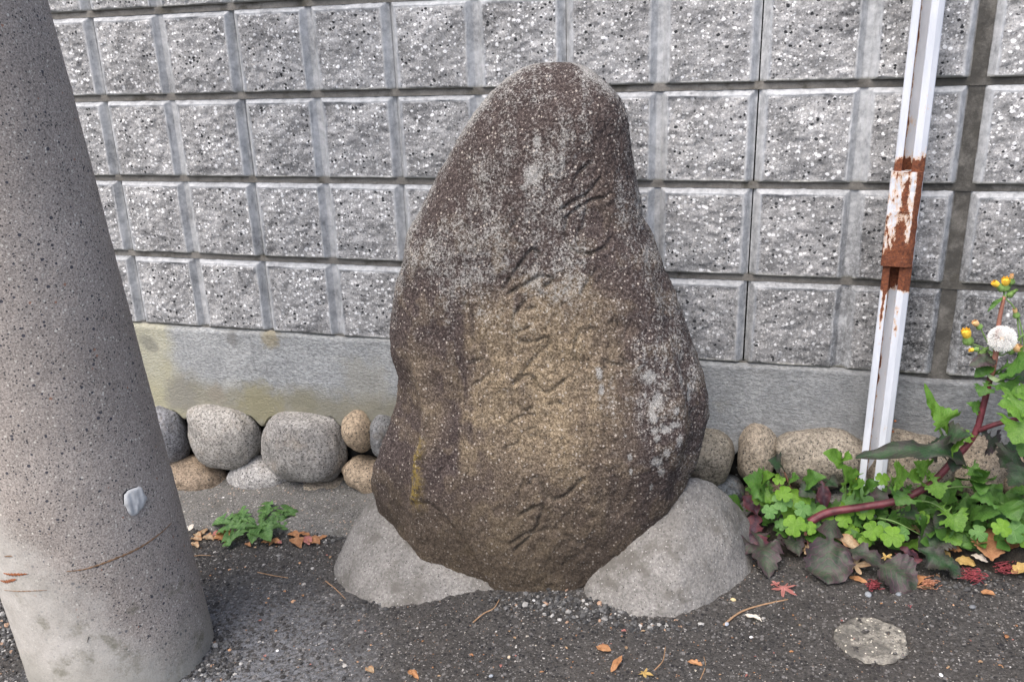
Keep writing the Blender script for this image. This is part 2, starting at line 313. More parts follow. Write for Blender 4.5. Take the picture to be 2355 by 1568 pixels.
# leaves
def leafmat(name, c1, c2, rib, edge=None, trans=.25, rough=.5, vsc=55):
    n = NT(name); n.bs.inputs['Specular IOR Level'].default_value = .35
    c = n.obj(True); u = n.attr('u'); t = n.attr('t')
    col = n.ramp(n.noise(c, vsc, 4, .65), [(.32, c1), (.68, c2)])
    if edge: col = n.mix(n.ramp(n.math('ADD', n.noise(c, 45, 4, .7), n.math('MULTIPLY', u, .3)), [(.55, 0.), (.78, .85)]), col, edge)
    col = n.mix(1, col, n.ramp(n.noise(c, 420, 3, .7), [(.3, .78), (.7, 1.2)]), 'MULTIPLY')
    side = n.math('PINGPONG', n.math('SUBTRACT', n.math('MULTIPLY', t, 13.), n.math('MULTIPLY', u, 3.2)), .5)
    vein = n.math('MAXIMUM', n.ramp(u, [(.015, .8), (.06, 0.)]), n.math('MULTIPLY', n.ramp(side, [(.03, .45), (.09, 0.)]), 1.))
    col = n.mix(vein, col, rib)
    tr = n.t.nodes.new('ShaderNodeBsdfTranslucent'); n.put(tr.inputs[0], n.mix(1, col, (1.2,1.3,.7), 'MULTIPLY')); mx = n.t.nodes.new('ShaderNodeMixShader'); mx.inputs[0].default_value = trans
    n.t.links.new(n.bs.outputs[0], mx.inputs[1]); n.t.links.new(tr.outputs[0], mx.inputs[2]); n.t.links.new(mx.outputs[0], n.out.inputs[0])
    n.bump(n.math('ADD', n.math('MULTIPLY', vein, -.5), n.noise(c, 110, 3, .6)), .45, .002)
    return n.done(col, rough)
L = {
 'green': leafmat('green_leaf', (.045,.125,.020), (.085,.195,.034), (.15,.22,.08)),
 'bright': leafmat('bright_green_leaf', (.085,.205,.025), (.150,.30,.045), (.22,.31,.11), trans=.35),
 'dark': leafmat('dark_green_leaf', (.018,.045,.020), (.036,.080,.032), (.08,.10,.06), (.05,.04,.04)),
 'purple': leafmat('purple_green_leaf', (.020,.038,.022), (.062,.080,.050), (.13,.045,.085), (.046,.028,.034), trans=.1),
 'red': leafmat('red_purple_leaf', (.036,.022,.034), (.070,.036,.048), (.15,.040,.10), (.12,.035,.04), trans=.15),
 'clover': leafmat('clover_leaf', (.115,.25,.022), (.18,.35,.035), (.20,.34,.06), trans=.35, vsc=30),
 'clover2': leafmat('pale_clover_leaf', (.095,.22,.055), (.155,.31,.085), (.20,.34,.13), trans=.3, vsc=30),
 'dand': leafmat('dandelion_leaf', (.055,.14,.034), (.125,.25,.07), (.28,.37,.2), trans=.25),
 'pale': leafmat('pale_underside_leaf', (.25,.36,.16), (.34,.45,.24), (.4,.46,.3)),
 'brown': leafmat('brown_dry_leaf', (.26,.12,.055), (.42,.22,.11), (.22,.10,.05), trans=.15, rough=.75),
 'tan': leafmat('tan_dry_leaf', (.36,.26,.16), (.54,.42,.28), (.36,.22,.11), (.38,.2,.1), trans=.2, rough=.75),
 'orange': leafmat('orange_leaf', (.36,.165,.075), (.50,.27,.13), (.27,.12,.05), trans=.2, rough=.55),
 'maple': leafmat('red_maple_leaf', (.36,.13,.115), (.50,.23,.20), (.30,.09,.085), trans=.25, rough=.7),
 'yellow': leafmat('yellow_leaf', (.44,.29,.10), (.60,.43,.17), (.42,.26,.06), trans=.25, rough=.65),
 'white': leafmat('bleached_leaf', (.58,.52,.44), (.74,.69,.62), (.45,.38,.3), trans=.2, rough=.8),
 'darkred': leafmat('dark_red_leaf', (.13,.03,.035), (.24,.06,.06), (.2,.04,.05), trans=.15),
}
MSTEM = flat('maroon_stem', (.115,.028,.036), .5, .45, 70, .35); MSTEMG = flat('green_stem', (.13,.22,.065), .5, .25, 60, .4)
MSTEMR = flat('reddish_stem', (.27,.12,.085), .5, .25, 60, .4); MTWIG = flat('dry_twig', (.30,.19,.11), .8, .35, 120)
MCALYX = flat('green_bud_cup', (.16,.27,.075), .6, .45, 160); MPETAL = flat('yellow_petals', (.82,.52,.06), .6, .25, 200)
MWITHER = flat('withered_petals', (.66,.42,.20), .7, .3, 200); MFLUFF = flat('white_fluff', (.92,.91,.88), .9, .06, 200); MRED = flat('red_dry_string', (.26,.055,.065), .7, .5, 150); MREDB = flat('brown_dry_string', (.42,.20,.12), .8, .4, 150)

# ================================================================== THE GROUND
def lines(a, b, step, ext, k=9):
    m = np.arange(a, b+1e-6, step); e = np.geomspace(step, ext, k)
    return np.concatenate([a-e[::-1], m, b+e])
STELEC = (.2, -.27)
def ground_h(X, Y):
    p = np.stack([X, Y, 0*X], -1)
    h = gz(X) + .006*fbm(p*3.5, 2, 3)
    near = (abs(X) < 1.6) & (Y > -1.6)
    fine = .0022*fbm(p*75, 3, 11) + .0016*np.abs(fbm(p*190, 2, 17))
    return h + np.where(near, fine, 0)
gx = lines(-1.35, 1.35, .0042, 30, 14); gy = np.concatenate([-.95-np.geomspace(.005, 30, 16)[::-1], np.arange(-.95, .06, .0042)])
X, Y = np.meshgrid(gx, gy); Z = ground_h(X, Y)
gf = gridf(len(gy), len(gx))
cap = atG(2002, 1474); rc = np.hypot(X-cap[0], (Y-cap[1])); Z = Z - .007*np.exp(-((rc-.063)/.006)**2)
tag(obj('asphalt_ground', mesh('asphalt_ground', np.stack([X, Y, Z], -1).reshape(-1,3), gf, MASPH)), 'dark coarse asphalt sloping gently up to the right', kind='structure')

# kerb strip between the asphalt and the cobbles
kx = np.arange(-1.45, .64, .006); ky = np.linspace(-.243, .03, 44); X, Y = np.meshgrid(kx, ky)
front = -.236 + .007*vnoise(np.stack([X*9, 0*X, 0*X], -1), 5)
edge = sstep(0, .014, Y-front)
Zk = gz(X) + .021*edge - .03*(1-sstep(-.006, .002, Y-front)) + .0035*fbm(np.stack([X, Y, 0*X], -1)*14, 3, 8)*edge + .0016*fbm(np.stack([X, Y, 0*X], -1)*110, 2, 9) + .012*sstep(-.1, 0, Y)
tag(obj('kerb', mesh('kerb', np.stack([X, Y, Zk], -1).reshape(-1,3), gridf(len(ky), len(kx)), MKERB)), 'worn concrete kerb strip at the foot of the wall', kind='structure')

# planting bed at the foot of the wall on the right
bx = np.linspace(.50, 1.9, 160); by = np.linspace(-.30, .03, 50); X, Y = np.meshgrid(bx, by)
edgey = -.235 + .02*vnoise(np.stack([X*7, 0*X, 0*X], -1), 31)
b = sstep(-.0, .08, Y-edgey)*sstep(.55, .68, X)
Zb = gz(X) - .012 + .045*b + .012*fbm(np.stack([X, Y, 0*X], -1)*22, 4, 6)*b
tag(obj('soil_bed', mesh('soil_bed', np.stack([X, Y, Zb], -1).reshape(-1,3), gridf(len(by), len(bx)), MSOIL)), 'dark soil heaped along the foot of the wall', kind='structure')

# chips of aggregate standing out of the asphalt
t = (1+5**.5)/2
ICO = np.array([(-1,t,0),(1,t,0),(-1,-t,0),(1,-t,0),(0,-1,t),(0,1,t),(0,-1,-t),(0,1,-t),(t,0,-1),(t,0,1),(-t,0,-1),(-t,0,1)])/1.9
ICOF = np.array([(0,11,5),(0,5,1),(0,1,7),(0,7,10),(0,10,11),(1,5,9),(5,11,4),(11,10,2),(10,7,6),(7,1,8),(3,9,4),(3,4,2),(3,2,6),(3,6,8),(3,8,9),(4,9,5),(2,4,11),(6,2,10),(8,6,7),(9,8,1)])
def chipcloud(name, pts, sizes, tints, label, flatz=.6):
    n_ = len(pts); th = rng.uniform(0, 6.28, n_); sq = rng.uniform(.55, 1, n_)
    v = ICO[None]*(1+rng.uniform(-.28, .28, (n_, 12, 1)))
    v = v*sizes[:,None,None]*np.stack([np.ones(n_), sq, sq*flatz], -1)[:,None]
    c_, s_ = np.cos(th)[:,None], np.sin(th)[:,None]
    v = np.stack([v[...,0]*c_-v[...,1]*s_, v[...,0]*s_+v[...,1]*c_, v[...,2]], -1)+pts[:,None]
    f = (ICOF[None]+(np.arange(n_)*12)[:,None,None]).reshape(-1,3)
    o = obj(name, mesh(name, v.reshape(-1,3), f, MCHIP, False, {'tint': np.repeat(tints, 12, 0)})); return tag(o, label, kind='stuff')
N = 15000
cx = rng.uniform(-1.15, 1.3, N); cy = rng.uniform(-.92, -.225, N)
dens = .5+.5*vnoise(np.stack([cx*3, cy*3, 0*cx], -1), 21); leftside = sstep(.2, -.3, cx)
keep = rng.uniform(0, 1, N) < (.22+.35*dens+.45*leftside); cx, cy = cx[keep], cy[keep]
sz = rng.lognormal(np.log(.0020), .40, len(cx)).clip(.001, .0058)*(1+.35*sstep(.1, -.3, cx))
g = rng.choice(4, len(cx), p=[.68, .26, .045, .015]); pal = np.array([(.055,.053,.052), (.14,.135,.13), (.36,.35,.33), (.45,.27,.16)])
tn = pal[g]*rng.uniform(.6, 1.35, (len(cx), 1))
chipcloud('asphalt_chips', np.stack([cx, cy, ground_h(cx, cy)+sz*.15], -1), sz, tn, 'small stone chips standing out of the worn asphalt')
# loose gravel below the monument and beside the mounds
gl = []
for (x, y, sx, sy, n_) in [(1240,1385,90,22,420),(1370,1410,80,25,420),(1500,1445,90,10,220),(770,1235,50,14,180),(830,1395,60,12,110),(490,1470,50,30,260),(420,1530,140,25,420),(20,1450,26,60,500),(690,1225,60,10,80),(2210,1345,120,12,90)]:
    for _ in range(n_):
        gl.append(atG(x+random.gauss(0, sx*.55), y+random.gauss(0, sy*.6)))
gl = np.array(gl); sz = rng.lognormal(np.log(.0030), .42, len(gl)).clip(.0014, .0075); gl[:,2] = ground_h(gl[:,0], gl[:,1])+sz*.35
g = rng.choice(4, len(gl), p=[.56, .32, .09, .03]); pal = np.array([(.050,.050,.050), (.115,.115,.113), (.34,.335,.32), (.3,.2,.14)])
chipcloud('loose_gravel', gl, sz, pal[g]*rng.uniform(.6, 1.4, (len(gl), 1)), 'loose grey gravel gathered below the monument and the pole', .8)

# ================================================================== THE WALL
wall = thing('block_wall', (0,0,0), 'grey split-face concrete block wall standing on a rendered footing and a course of river cobbles', 'wall')
CW, CH, MJ = .4, .2, .0135
def block_mesh(seed, x0, x1, name):
    us = np.unique(np.round(np.concatenate([np.arange(x0, x1, .0032), [x0, x0+.0015, x0+.004, x0+.012, x0+.0145, x0+.017, .2-.0215,.2-.019,.2-.017,.2-.0065,.2-.0045,.2,.2+.0045,.2+.0065,.2+.017,.2+.019,.2+.0215, x1-.017,x1-.0145,x1-.012,x1-.004,x1-.0015,x1]]), 5))
    H = CH-MJ
    vs_ = np.unique(np.round(np.concatenate([np.arange(0, H, .0032), [.0015,.004, H-.0135,H-.0115,H-.009,H-.003,H]]), 5))
    U, V = np.meshgrid(us, vs_)
    p = np.stack([U, V, 0*U], -1)
    wob = .0012*vnoise(p*30, seed+50)
    def bev(d, w, dep): return dep*(1-sstep(0, 1, (d+wob)/w)**.9)
    y = np.zeros_like(U)
    y = np.maximum(y, bev(U-x0, .0155, .016)); y = np.maximum(y, bev(x1-U, .0155, .016)); y = np.maximum(y, bev(H-V, .0115, .011)); y = np.maximum(y, bev(V, .003, .004))
    dg = abs(U-.2); y = np.maximum(y, .013*(1-np.clip((dg+wob*.6-.0060)/.0125, 0, 1)))
    de = np.minimum(np.minimum(np.minimum(U-x0, x1-U)-.0165, abs(U-.2)-.0195), np.minimum(V-.002, H-V-.0125)) + wob*1.3
    m = sstep(0, .004, de)
    big = fbm(p*[13, 17, 1]+seed*3.1, 3, seed); ro = fbm(p*[60, 85, 1], 3, seed+4, .65)
    face = -.0035*sstep(0, .05, de) + .0032*big + .0021*ro + .0010*fbm(p*230, 2, seed+9)
    face = np.clip(face, -.010, .006)
    y = y + m*(face+.0006) - .0008*np.exp(-((de+.0015)/.0015)**2) + (1-m)*.0004*fbm(p*140, 2, seed+5)
    lip = (1-sstep(.001, .007, V))*.9
    n0, n1 = U.shape
    v = np.stack([U, y, V], -1).reshape(-1,3); f = [gridf(n0, n1)[:, ::1]]
    # skirt running back into the wall
    ring = list(range(n1)) + [i*n1+n1-1 for i in range(1, n0)] + [(n0-1)*n1+j for j in range(n1-2, -1, -1)] + [i*n1 for i in range(n0-2, 0, -1)]
    ring = np.array(ring); bk = v[ring].copy(); bk[:,1] = .06; off = len(v); k = np.arange(len(ring)); kn = (k+1) % len(ring)
    f.append(np.stack([ring[k], off+k, off+kn, ring[kn]], -1)); V2 = np.vstack([v, bk])
    ra = np.concatenate([m.ravel(), np.zeros(len(ring))]); la = np.concatenate([lip.ravel(), np.ones(len(ring))])
    return mesh(name, V2, np.vstack(f), MBLOCK, True, {'rough': ra, 'lip': la})
G = .0014
var = [block_mesh(s*13+1, G, CW-G, 'block') for s in range(9)]
varL = [block_mesh(s*13+5, .012, CW-G, 'block') for s in range(2)]; varR = [block_mesh(s*13+7, G, CW-.012, 'block') for s in range(2)]
prev = {}
for row in range(-2, 5):            # courses, counted downwards
    for k in range(-2, 9):          # blocks, 0.4 m long
        x = (2*k-5)*.2; z = 1.2-CH*row
        if k == 5: me = varL[(row) % 2]
        elif k == 4: me = varR[(row) % 2]
        else:
            c_ = [i for i in range(9) if i not in (prev.get((row, k-1)), prev.get((row-1, k)))]; i = random.choice(c_); prev[(row, k)] = i; me = var[i]
        o = obj('block', me, wall, (x+random.uniform(-.0006,.0006), random.uniform(-.0010,.0010), z+random.uniform(-.0005,.0005)), (0, random.uniform(-.0018,.0018), 0))
def joint(x0, x1, z0, z1, seed, y0=.0085):
    nx = max(6, int((x1-x0)/.008)); nz = max(6, int((z1-z0)/.008)) if z1-z0 > .03 else 6
    if x1-x0 < .03: nx = 7
    X, Z = np.meshgrid(np.linspace(x0, x1, nx), np.linspace(z0, z1, nz))
    p = np.stack([X, 0*X, Z], -1)
    Yj = y0 + .0012*fbm(p*60, 3, seed) + .0006*fbm(p*220, 2, seed)
    return np.stack([X, Yj, Z], -1).reshape(-1,3), gridf(nz, nx)
for row in range(-2, 5):
    z1 = 1.2-CH*row+.0012
    v, f = joint(-1.9, 2.3, z1-MJ-.0022, z1, row+40); part('mortar_joint', v, f, MMORTAR, wall)
v, f = joint(.986, 1.0145, .38, 1.8, 77, .0105); part('mortar_joint', v, f, MMORTAR, wall)
v, f = boxm((-2.0, .045, .1), (2.4, .2, 1.8)); part('wall_core', v, f, MDARK, wall, False)
# rendered footing
px_ = np.arange(-2.0, 2.3, .006); tt = np.linspace(0, 1, 56); X, T = np.meshgrid(px_, tt)
p1 = np.stack([X, 0*X, 0*X], -1)
topz = .3985 + .004*fbm(p1*7, 3, 3) + .006*np.maximum(0, vnoise(p1*2.3, 8))*sstep(.3, .8, X) - .012*np.exp(-((X-1.0)/.1)**2)
botz = .166 + .028*X - .09*np.maximum(0, -.95-X) + .012*fbm(p1*9, 3, 12) + .006*fbm(p1*40, 2, 15)
for gx_ in (338,427,602,787,862,930,1045,1180,1685,1787,1985,2190,2310):
    g0 = atY(gx_, 960 if gx_ < 1200 else 1020, 0)[0]; botz = botz - .022*np.exp(-((X-g0)/.016)**2)
Zp = botz + (topz-botz)*T; pp = np.stack([X, 0*X, Zp], -1)
Yp = -.0045 + .0018*fbm(pp*6, 3, 5) + .0005*fbm(pp*[70,1,120], 2, 6) + .012*sstep(.97, 1, T) + .05*(1-sstep(0, .05, T))
part('footing', np.stack([X, Yp, Zp], -1).reshape(-1,3), gridf(56, len(px_)), MPLINTH, wall)
v, f = boxm((-2.0, .046, -.4), (2.4, .2, .3)); part('rubble_core', v, f, MDARK, wall, False)
# cobbles set under the footing
def cobble(cx, cy, hx, hz, Y, col, seed, sq=2.4, dep=.06, flat_top=0, tilt=0):
    c = atY(cx, cy, Y); s_ = np.linalg.norm(c-CAM)/FPX; a, b_ = hx*s_, hz*s_*1.05
    nu, nv = 48, 30; U, V = np.meshgrid(np.linspace(0, 2*np.pi, nu, endpoint=False), np.linspace(-np.pi/2+.04, np.pi/2-.04, nv))
    def sp(w, e): return np.sign(w)*np.abs(w)**(2/e)
    x = sp(np.cos(U), sq)*np.cos(V)**(2/sq); z = sp(np.sin(U), sq)*np.cos(V)**(2/sq); y = sp(np.sin(V), 2.1)
    p = np.stack([x, y, z], -1); r = 1+.14*fbm(p*1.1+seed*5.3, 2, seed)+.02*fbm(p*5+seed, 3, seed+2)
    x, y, z = x*a*r, y*dep*r, z*b_*r
    if flat_top: z = np.where(z > b_*flat_top, b_*flat_top+(z-b_*flat_top)*.3, z)
    ct, st = math.cos(tilt), math.sin(tilt); x, z = x*ct-z*st, x*st+z*ct
    v = np.stack([x, y, z], -1).reshape(-1,3); n0 = nu*nv
    v = np.vstack([v, [[0,-dep,0],[0,dep,0]]]); f = []
    for i in range(nv-1):
        for j in range(nu): f.append((i*nu+j, i*nu+(j+1)%nu, (i+1)*nu+(j+1)%nu, (i+1)*nu+j))
    for j in range(nu): f.append((n0, (j+1)%nu, j)); f.append((n0+1, (nv-1)*nu+j, (nv-1)*nu+(j+1)%nu))
    o = obj('cobble', mesh('cobble', v, f, MCOB), wall, c); o.color = (*col, 1); return o
GR, CR, TN, BR, BL = (.23,.232,.23), (.37,.355,.325), (.42,.33,.23), (.26,.205,.15), (.12,.135,.15)
for i, a in enumerate([(300,1010,55,62,-.01,GR),(382,1000,44,60,-.01,(.25,.255,.27)),(510,1006,83,74,-.015,CR,2.6),(696,1024,94,90,-.02,(.36,.345,.32),2.7,.065,.72),(826,990,37,48,-.005,TN,2.1,.05),(888,1000,34,52,.0,GR),
    (448,1092,76,38,-.005,BR),(600,1095,76,42,-.002,(.46,.45,.43),2.0,.05),(757,1122,72,24,.0,(.36,.31,.24)),(842,1093,54,38,-.01,(.44,.35,.25),2.2,.05,0,-.3),
    (980,1010,60,60,0,CR),(1110,1020,65,60,0,GR),(1250,1030,60,60,0,TN),(1380,1035,62,62,0,CR),(1510,1045,58,62,0,GR),
    (1622,1045,60,62,-.012,(.25,.225,.18),2.3),(1740,1046,45,60,-.008,(.32,.275,.215),2.3),(1882,1052,95,64,-.015,(.27,.24,.195),2.4,.065),(2085,1062,98,66,-.015,(.24,.21,.165),2.5,.065),(2245,1075,62,68,-.01,(.29,.24,.18),2.3),(2370,1090,66,70,-.01,BR),
    (1662,1128,44,36,-.02,BL,2.2,.05),(2330,1180,60,36,0,GR),(2500,1110,70,70,0,CR),(2640,1120,70,70,0,GR),(1790,1150,80,40,0,BR),(1950,1160,80,42,0,GR),(2120,1170,80,42,0,BR),(150,1000,70,62,0,CR),(0,1010,75,62,0,GR),(200,1090,80,40,0,BR)]):
    cobble(*a[:4], a[4], a[5], i+1, *(a[6:] if len(a) > 6 else ()))

# ================================================================== THE MONUMENT STONE
OUT = [(1290,143),(1240,145),(1200,157),(1165,180),(1130,212),(1098,255),(1065,300),(1035,350),(1010,398),(985,445),(962,490),(942,525),(930,570),(920,630),(908,700),(900,760),(898,815),(905,850),(908,880),(906,930),(893,985),(872,1040),(858,1080),(854,1120),(858,1160),(868,1195),(880,1220),(900,1243),(940,1290),(985,1330),(1040,1380),
       (1350,1400),(1400,1355),(1450,1320),(1490,1270),(1520,1225),(1545,1180),(1562,1140),(1585,1100),(1605,1055),(1622,1000),(1632,955),(1628,905),(1612,850),(1595,795),(1572,730),(1548,670),(1522,600),(1500,545),(1482,500),(1474,450),(1467,390),(1460,330),(1450,270),(1432,225),(1400,190),(1360,160),(1325,146)]
def midY(z): return -.275 + .045*np.asarray(z)
def onmid(x, y):
    Y = -.27
    for _ in range(6): q = atY(x, y, Y); Y = float(midY(q[2]))
    return q
op = np.array([onmid(*q) for q in OUT]); iL = 30
zs_top = op[0,2]
Lc = op[:iL+1][:, [0,2]]; Rc = np.vstack([op[:1], op[iL+1:][::-1]])[:, [0,2]]
nz = 560; tz = np.linspace(0, 1, nz); zmin = -.10
zrow = zmin + (zs_top-.0005-zmin)*(1-(1-tz)**1.5) if False else zmin+(zs_top-.0004-zmin)*np.sin(tz*np.pi/2)**.9
def prof(cv, z):
    o = np.argsort(cv[:,1]); zz = cv[o,1]; xx = cv[o,0]
    zf = np.linspace(zz[0], zz[-1], 1400); xf = np.interp(zf, zz, xx); k = np.hanning(41); k /= k.sum()
    xs = np.convolve(np.pad(xf, 20, mode='edge'), k, 'valid'); tp = sstep(.07, .0, zz[-1]-zf); xs = xs*(1-tp)+xf*tp
    return np.interp(z, zf, xs)
# densify the crown of the outline with an ellipse-like interpolation
def dens_top(cv):
    a = smoothline(np.c_[cv[:,0], cv[:,1]], 10); return a
xl = prof(dens_top(Lc), zrow); xr = prof(dens_top(Rc), zrow)
zt = zs_top
hw = np.maximum((xr-xl)/2, .0008); xc = (xr+xl)/2
tip = sstep(0, .06, zt-zrow)
nth = 620; th = np.concatenate([np.linspace(np.pi, 2*np.pi, 470, endpoint=False), np.linspace(0, np.pi, 150, endpoint=False)])
TH, ZR = np.meshgrid(th, zrow); HW = hw[:,None]; XC = xc[:,None]
cs, sn = np.cos(TH), np.sin(TH); e = 2.75
den = (abs(cs)**e+abs(sn)**e)**(1/e); ux, uy = cs/den, sn/den
def toD(X, Y, Z):
    q = (np.stack([X, Y, Z], -1)-CAM)@RC; return 1177.2+FPX*q[...,0]/-q[...,2], 784-FPX*q[...,1]/-q[...,2]
full = np.interp(zrow, [-.1, .1, .35, .7, .95, 1.06], [.115, .135, .135, .115, .085, .07])[:,None]
capf = np.sqrt(np.clip(1-(1-np.clip((zt-zrow)/.13, 0, 1))**2, 0, 1))[:,None]
D_ = np.minimum(full*capf, .15)
OA = np.array(OUT, float); iB = OA[:,1].argmax(); OLf = OA[:iL+1]; ORt = np.vstack([OA[:1], OA[iL+1:][::-1]])
def sil(cv): o = np.argsort(cv[:,1]); return cv[o,1], cv[o,0]
ly, lx = sil(OLf); ry, rx = sil(ORt)
for _ in range(7):      # the bulging body shifts the visible contour: fit the half-widths to the measured outline
    hw = np.maximum((xr-xl)/2, .0008); xc = (xr+xl)/2
    sub = slice(None, None, 5); X0 = xc[:,None]+hw[:,None]*ux[:,sub]; Y0 = midY(ZR[:,sub])+D_*uy[:,sub]*np.where(uy[:,sub] < 0, 1, .8)
    dx, dy = toD(X0, Y0, ZR[:,sub]); il, ir = dx.argmin(1), dx.argmax(1); r_ = np.arange(nz)
    el = np.interp(dy[r_,il], ly, lx)-dx[r_,il]; er = np.interp(dy[r_,ir], ry, rx)-dx[r_,ir]
    wgt_ = sstep(.0, .05, zt-zrow)*.8/1100
    k_ = np.hanning(15); k_ /= k_.sum(); sm_ = lambda a: np.convolve(np.pad(a, 7, mode='edge'), k_, 'valid')
    xl = xl+sm_(el)*wgt_; xr = xr+sm_(er)*wgt_
hw = np.maximum((xr-xl)/2, .0008); xc = (xr+xl)/2; HW = hw[:,None]; XC = xc[:,None]
Xs = XC+HW*ux; Ys = midY(ZR)+D_*uy*np.where(uy < 0, 1, .8)
# project to photo coordinates to place the carving, the facets and the lichen
def toD(X, Y, Z):
    q = (np.stack([X, Y, Z], -1)-CAM)@RC; return 1177.2+FPX*q[...,0]/-q[...,2], 784-FPX*q[...,1]/-q[...,2]
DX, DY = toD(Xs, Ys, ZR); frontm = sstep(.15, .6, -uy)
a5 = lambda l: [(765+.35*x, 509.6+.35*y) for x, y in l]; b5 = lambda l: [(765+.35*x, 1019.4+.35*y) for x, y in l]
STR = [(a5([(1345,235),(1360,215),(1310,185),(1250,255),(1190,340),(1150,400),(1120,450)]),1.25),(a5([(1150,480),(1210,445),(1290,400),(1350,365),(1410,360),(1445,385),(1400,425)]),1.25),(a5([(1740,310),(1690,370),(1650,440),(1635,500)]),.9),
 (a5([(1260,530),(1220,580),(1190,630),(1180,700),(1200,760),(1250,800),(1310,790)]),1),(a5([(1270,580),(1330,570),(1340,620),(1300,680),(1230,720)]),.9),(a5([(1340,790),(1400,765),(1425,810),(1380,850),(1310,920),(1250,990),(1190,1060)]),1),
 (a5([(1180,1080),(1250,1020),(1300,1030),(1340,1090),(1380,1135),(1440,1115),(1500,1070),(1560,1020)]),1.2),(a5([(1640,710),(1600,780),(1590,860),(1610,950),(1650,1020),(1680,1050)]),1),(a5([(1650,730),(1700,700),(1740,720)]),.8),
 (a5([(1790,915),(1850,940),(1930,930),(1890,895)]),1.1),(a5([(1790,960),(1780,1080),(1770,1200),(1790,1350),(1800,1480)]),.6),(a5([(1200,1220),(1250,1265),(1290,1240)]),1),(a5([(1410,1215),(1470,1200),(1510,1220)]),1),
 (a5([(1150,1340),(1200,1310),(1260,1290),(1310,1290)]),.9),(a5([(1270,1390),(1320,1380),(1330,1420),(1280,1430),(1270,1395)]),.9),(a5([(1130,1500),(1190,1480),(1220,1450)]),.9),(a5([(900,945),(960,915),(1010,950),(1015,1010),(960,1060),(920,1080)]),.8),
 (a5([(1820,670),(1860,655),(1880,690),(1850,720)]),.7),(a5([(1620,60),(1600,130),(1640,200),(1700,215),(1780,180),(1830,140)]),.9),(a5([(870,540),(920,600),(925,700),(920,800)]),.7),
 ([(1360,376),(1340,390),(1322,412)],1),([(1382,412),(1352,448),(1325,462),(1290,482)],1.1),([(1300,502),(1330,480),(1362,462),(1392,455),(1405,445)],1.1),([(1305,505),(1300,540),(1315,575),(1350,582),(1390,572),(1408,550)],.9),([(1350,470),(1345,510),(1330,545)],.8),
 ([(1170,470),(1190,500),(1170,540),(1200,560)],.6),([(1075,520),(1100,555),(1090,590)],.5),
 (b5([(1290,270),(1310,235),(1350,240),(1380,300),(1400,350),(1440,378),(1500,370),(1570,320),(1640,250)]),1.15),(b5([(1240,470),(1290,445),(1340,420),(1380,425),(1360,500),(1330,570),(1250,610),(1170,660)]),1.15),
 (b5([(1200,700),(1260,650),(1320,600),(1400,580),(1480,585),(1500,620)]),1.0),(b5([(1250,250),(1230,320),(1215,400)]),.8),(b5([(1530,620),(1580,650),(1630,680)]),.9)]
groove = np.zeros_like(DX); rim = np.zeros_like(DX)
for pts, wgt in STR:
    ln = smoothline(pts, 6); x0, y0 = ln.min(0)-26; x1, y1 = ln.max(0)+26
    msk = (DX > x0) & (DX < x1) & (DY > y0) & (DY < y1) & (uy < -.2); i = np.where(msk)
    q = np.stack([DX[i], DY[i]], -1); dm = np.full(len(q), 99.)
    for a, b in zip(ln[:-1], ln[1:]):
        ab = b-a; t_ = np.clip(((q-a)@ab)/(ab@ab+1e-9), 0, 1); dm = np.minimum(dm, np.linalg.norm(q-a-t_[:,None]*ab, axis=1))
    g_ = 1.25*wgt*np.exp(-(dm/4.3)**2)*(.55+.45*sstep(-.5,.4,vnoise(np.c_[q/14, 0*q[:,0]], 6))); groove[i] = np.maximum(groove[i], g_); rim[i] = np.maximum(rim[i], wgt*np.exp(-((dm-12)/5.)**2))
p = np.stack([Xs, Ys, ZR], -1)
nA = fbm(p*5, 3, 2); nB = fbm(p*26, 3, 5); nC = fbm(p*95, 3, 9, .6); nD = fbm(p*260, 2, 12, .6)
disp = .0090*nA+.0035*(np.abs(fbm(p*6.5, 2, 33))-.3)+.0024*nB+.0013*nC+.0007*nD
vst = fbm(np.stack([DX/16, DY/150, 0*DX], -1), 3, 61); vs0 = fbm(np.stack([DX/22, DY/190, 0*DX], -1), 3, 71)
tanm = (sstep(1030, 1165, DX+30*nB+18*nC+34*vs0)*sstep(1490, 1310, DX+26*nB+34*vs0-(DY-900)*.05))*sstep(-90, 90, DY-700+70*nA+45*nB+50*vs0)   # the dressed, worn panel
disp += tanm*(.0016*fbm(p*60, 3, 19)) - .0035*tanm
disp -= .0040*groove*frontm; disp += .0008*rim*(1-groove)*frontm
# facets: recessed left flank, the low ledge, the turned right flank
fl = np.interp(DY, [380,560,700,850,960,1060,1180,1300], [960,935,925,945,962,942,935,950])+8*nB
disp -= .026*sstep(18, -28, DX-fl)*sstep(760, 980, DY)*frontm*sstep(1330,1200,DY)
disp += .006*np.exp(-((DX-fl-12)/14)**2)*sstep(780, 900, DY)*frontm
ld = np.interp(DX, [980,1030,1065,1100,1125], [1150,1190,1235,1290,1350]); disp -= .010*sstep(-3, 12, DY-ld)*sstep(980,1010,DX)*sstep(1135,1118,DX)*frontm + .008*sstep(-3,12,DY-ld)*sstep(1010,980,DX)*frontm*sstep(900,960,DX)
fr = np.interp(DY, [450,600,750,900,1000,1100], [1450,1475,1530,1570,1575,1540]); disp -= .020*sstep(-10, 45, DX-fr)*frontm*sstep(480, 650, DY)
nx_ = ux; ny_ = np.where(uy < 0, uy, uy); 
nrm = np.stack([ux*abs(ux)**.8, uy, 0*ux], -1); nrm /= np.linalg.norm(nrm, axis=-1)[...,None]+1e-9
fade = tip[:,None]*.9+.1
vv = p+nrm*(disp*fade)[...,None]
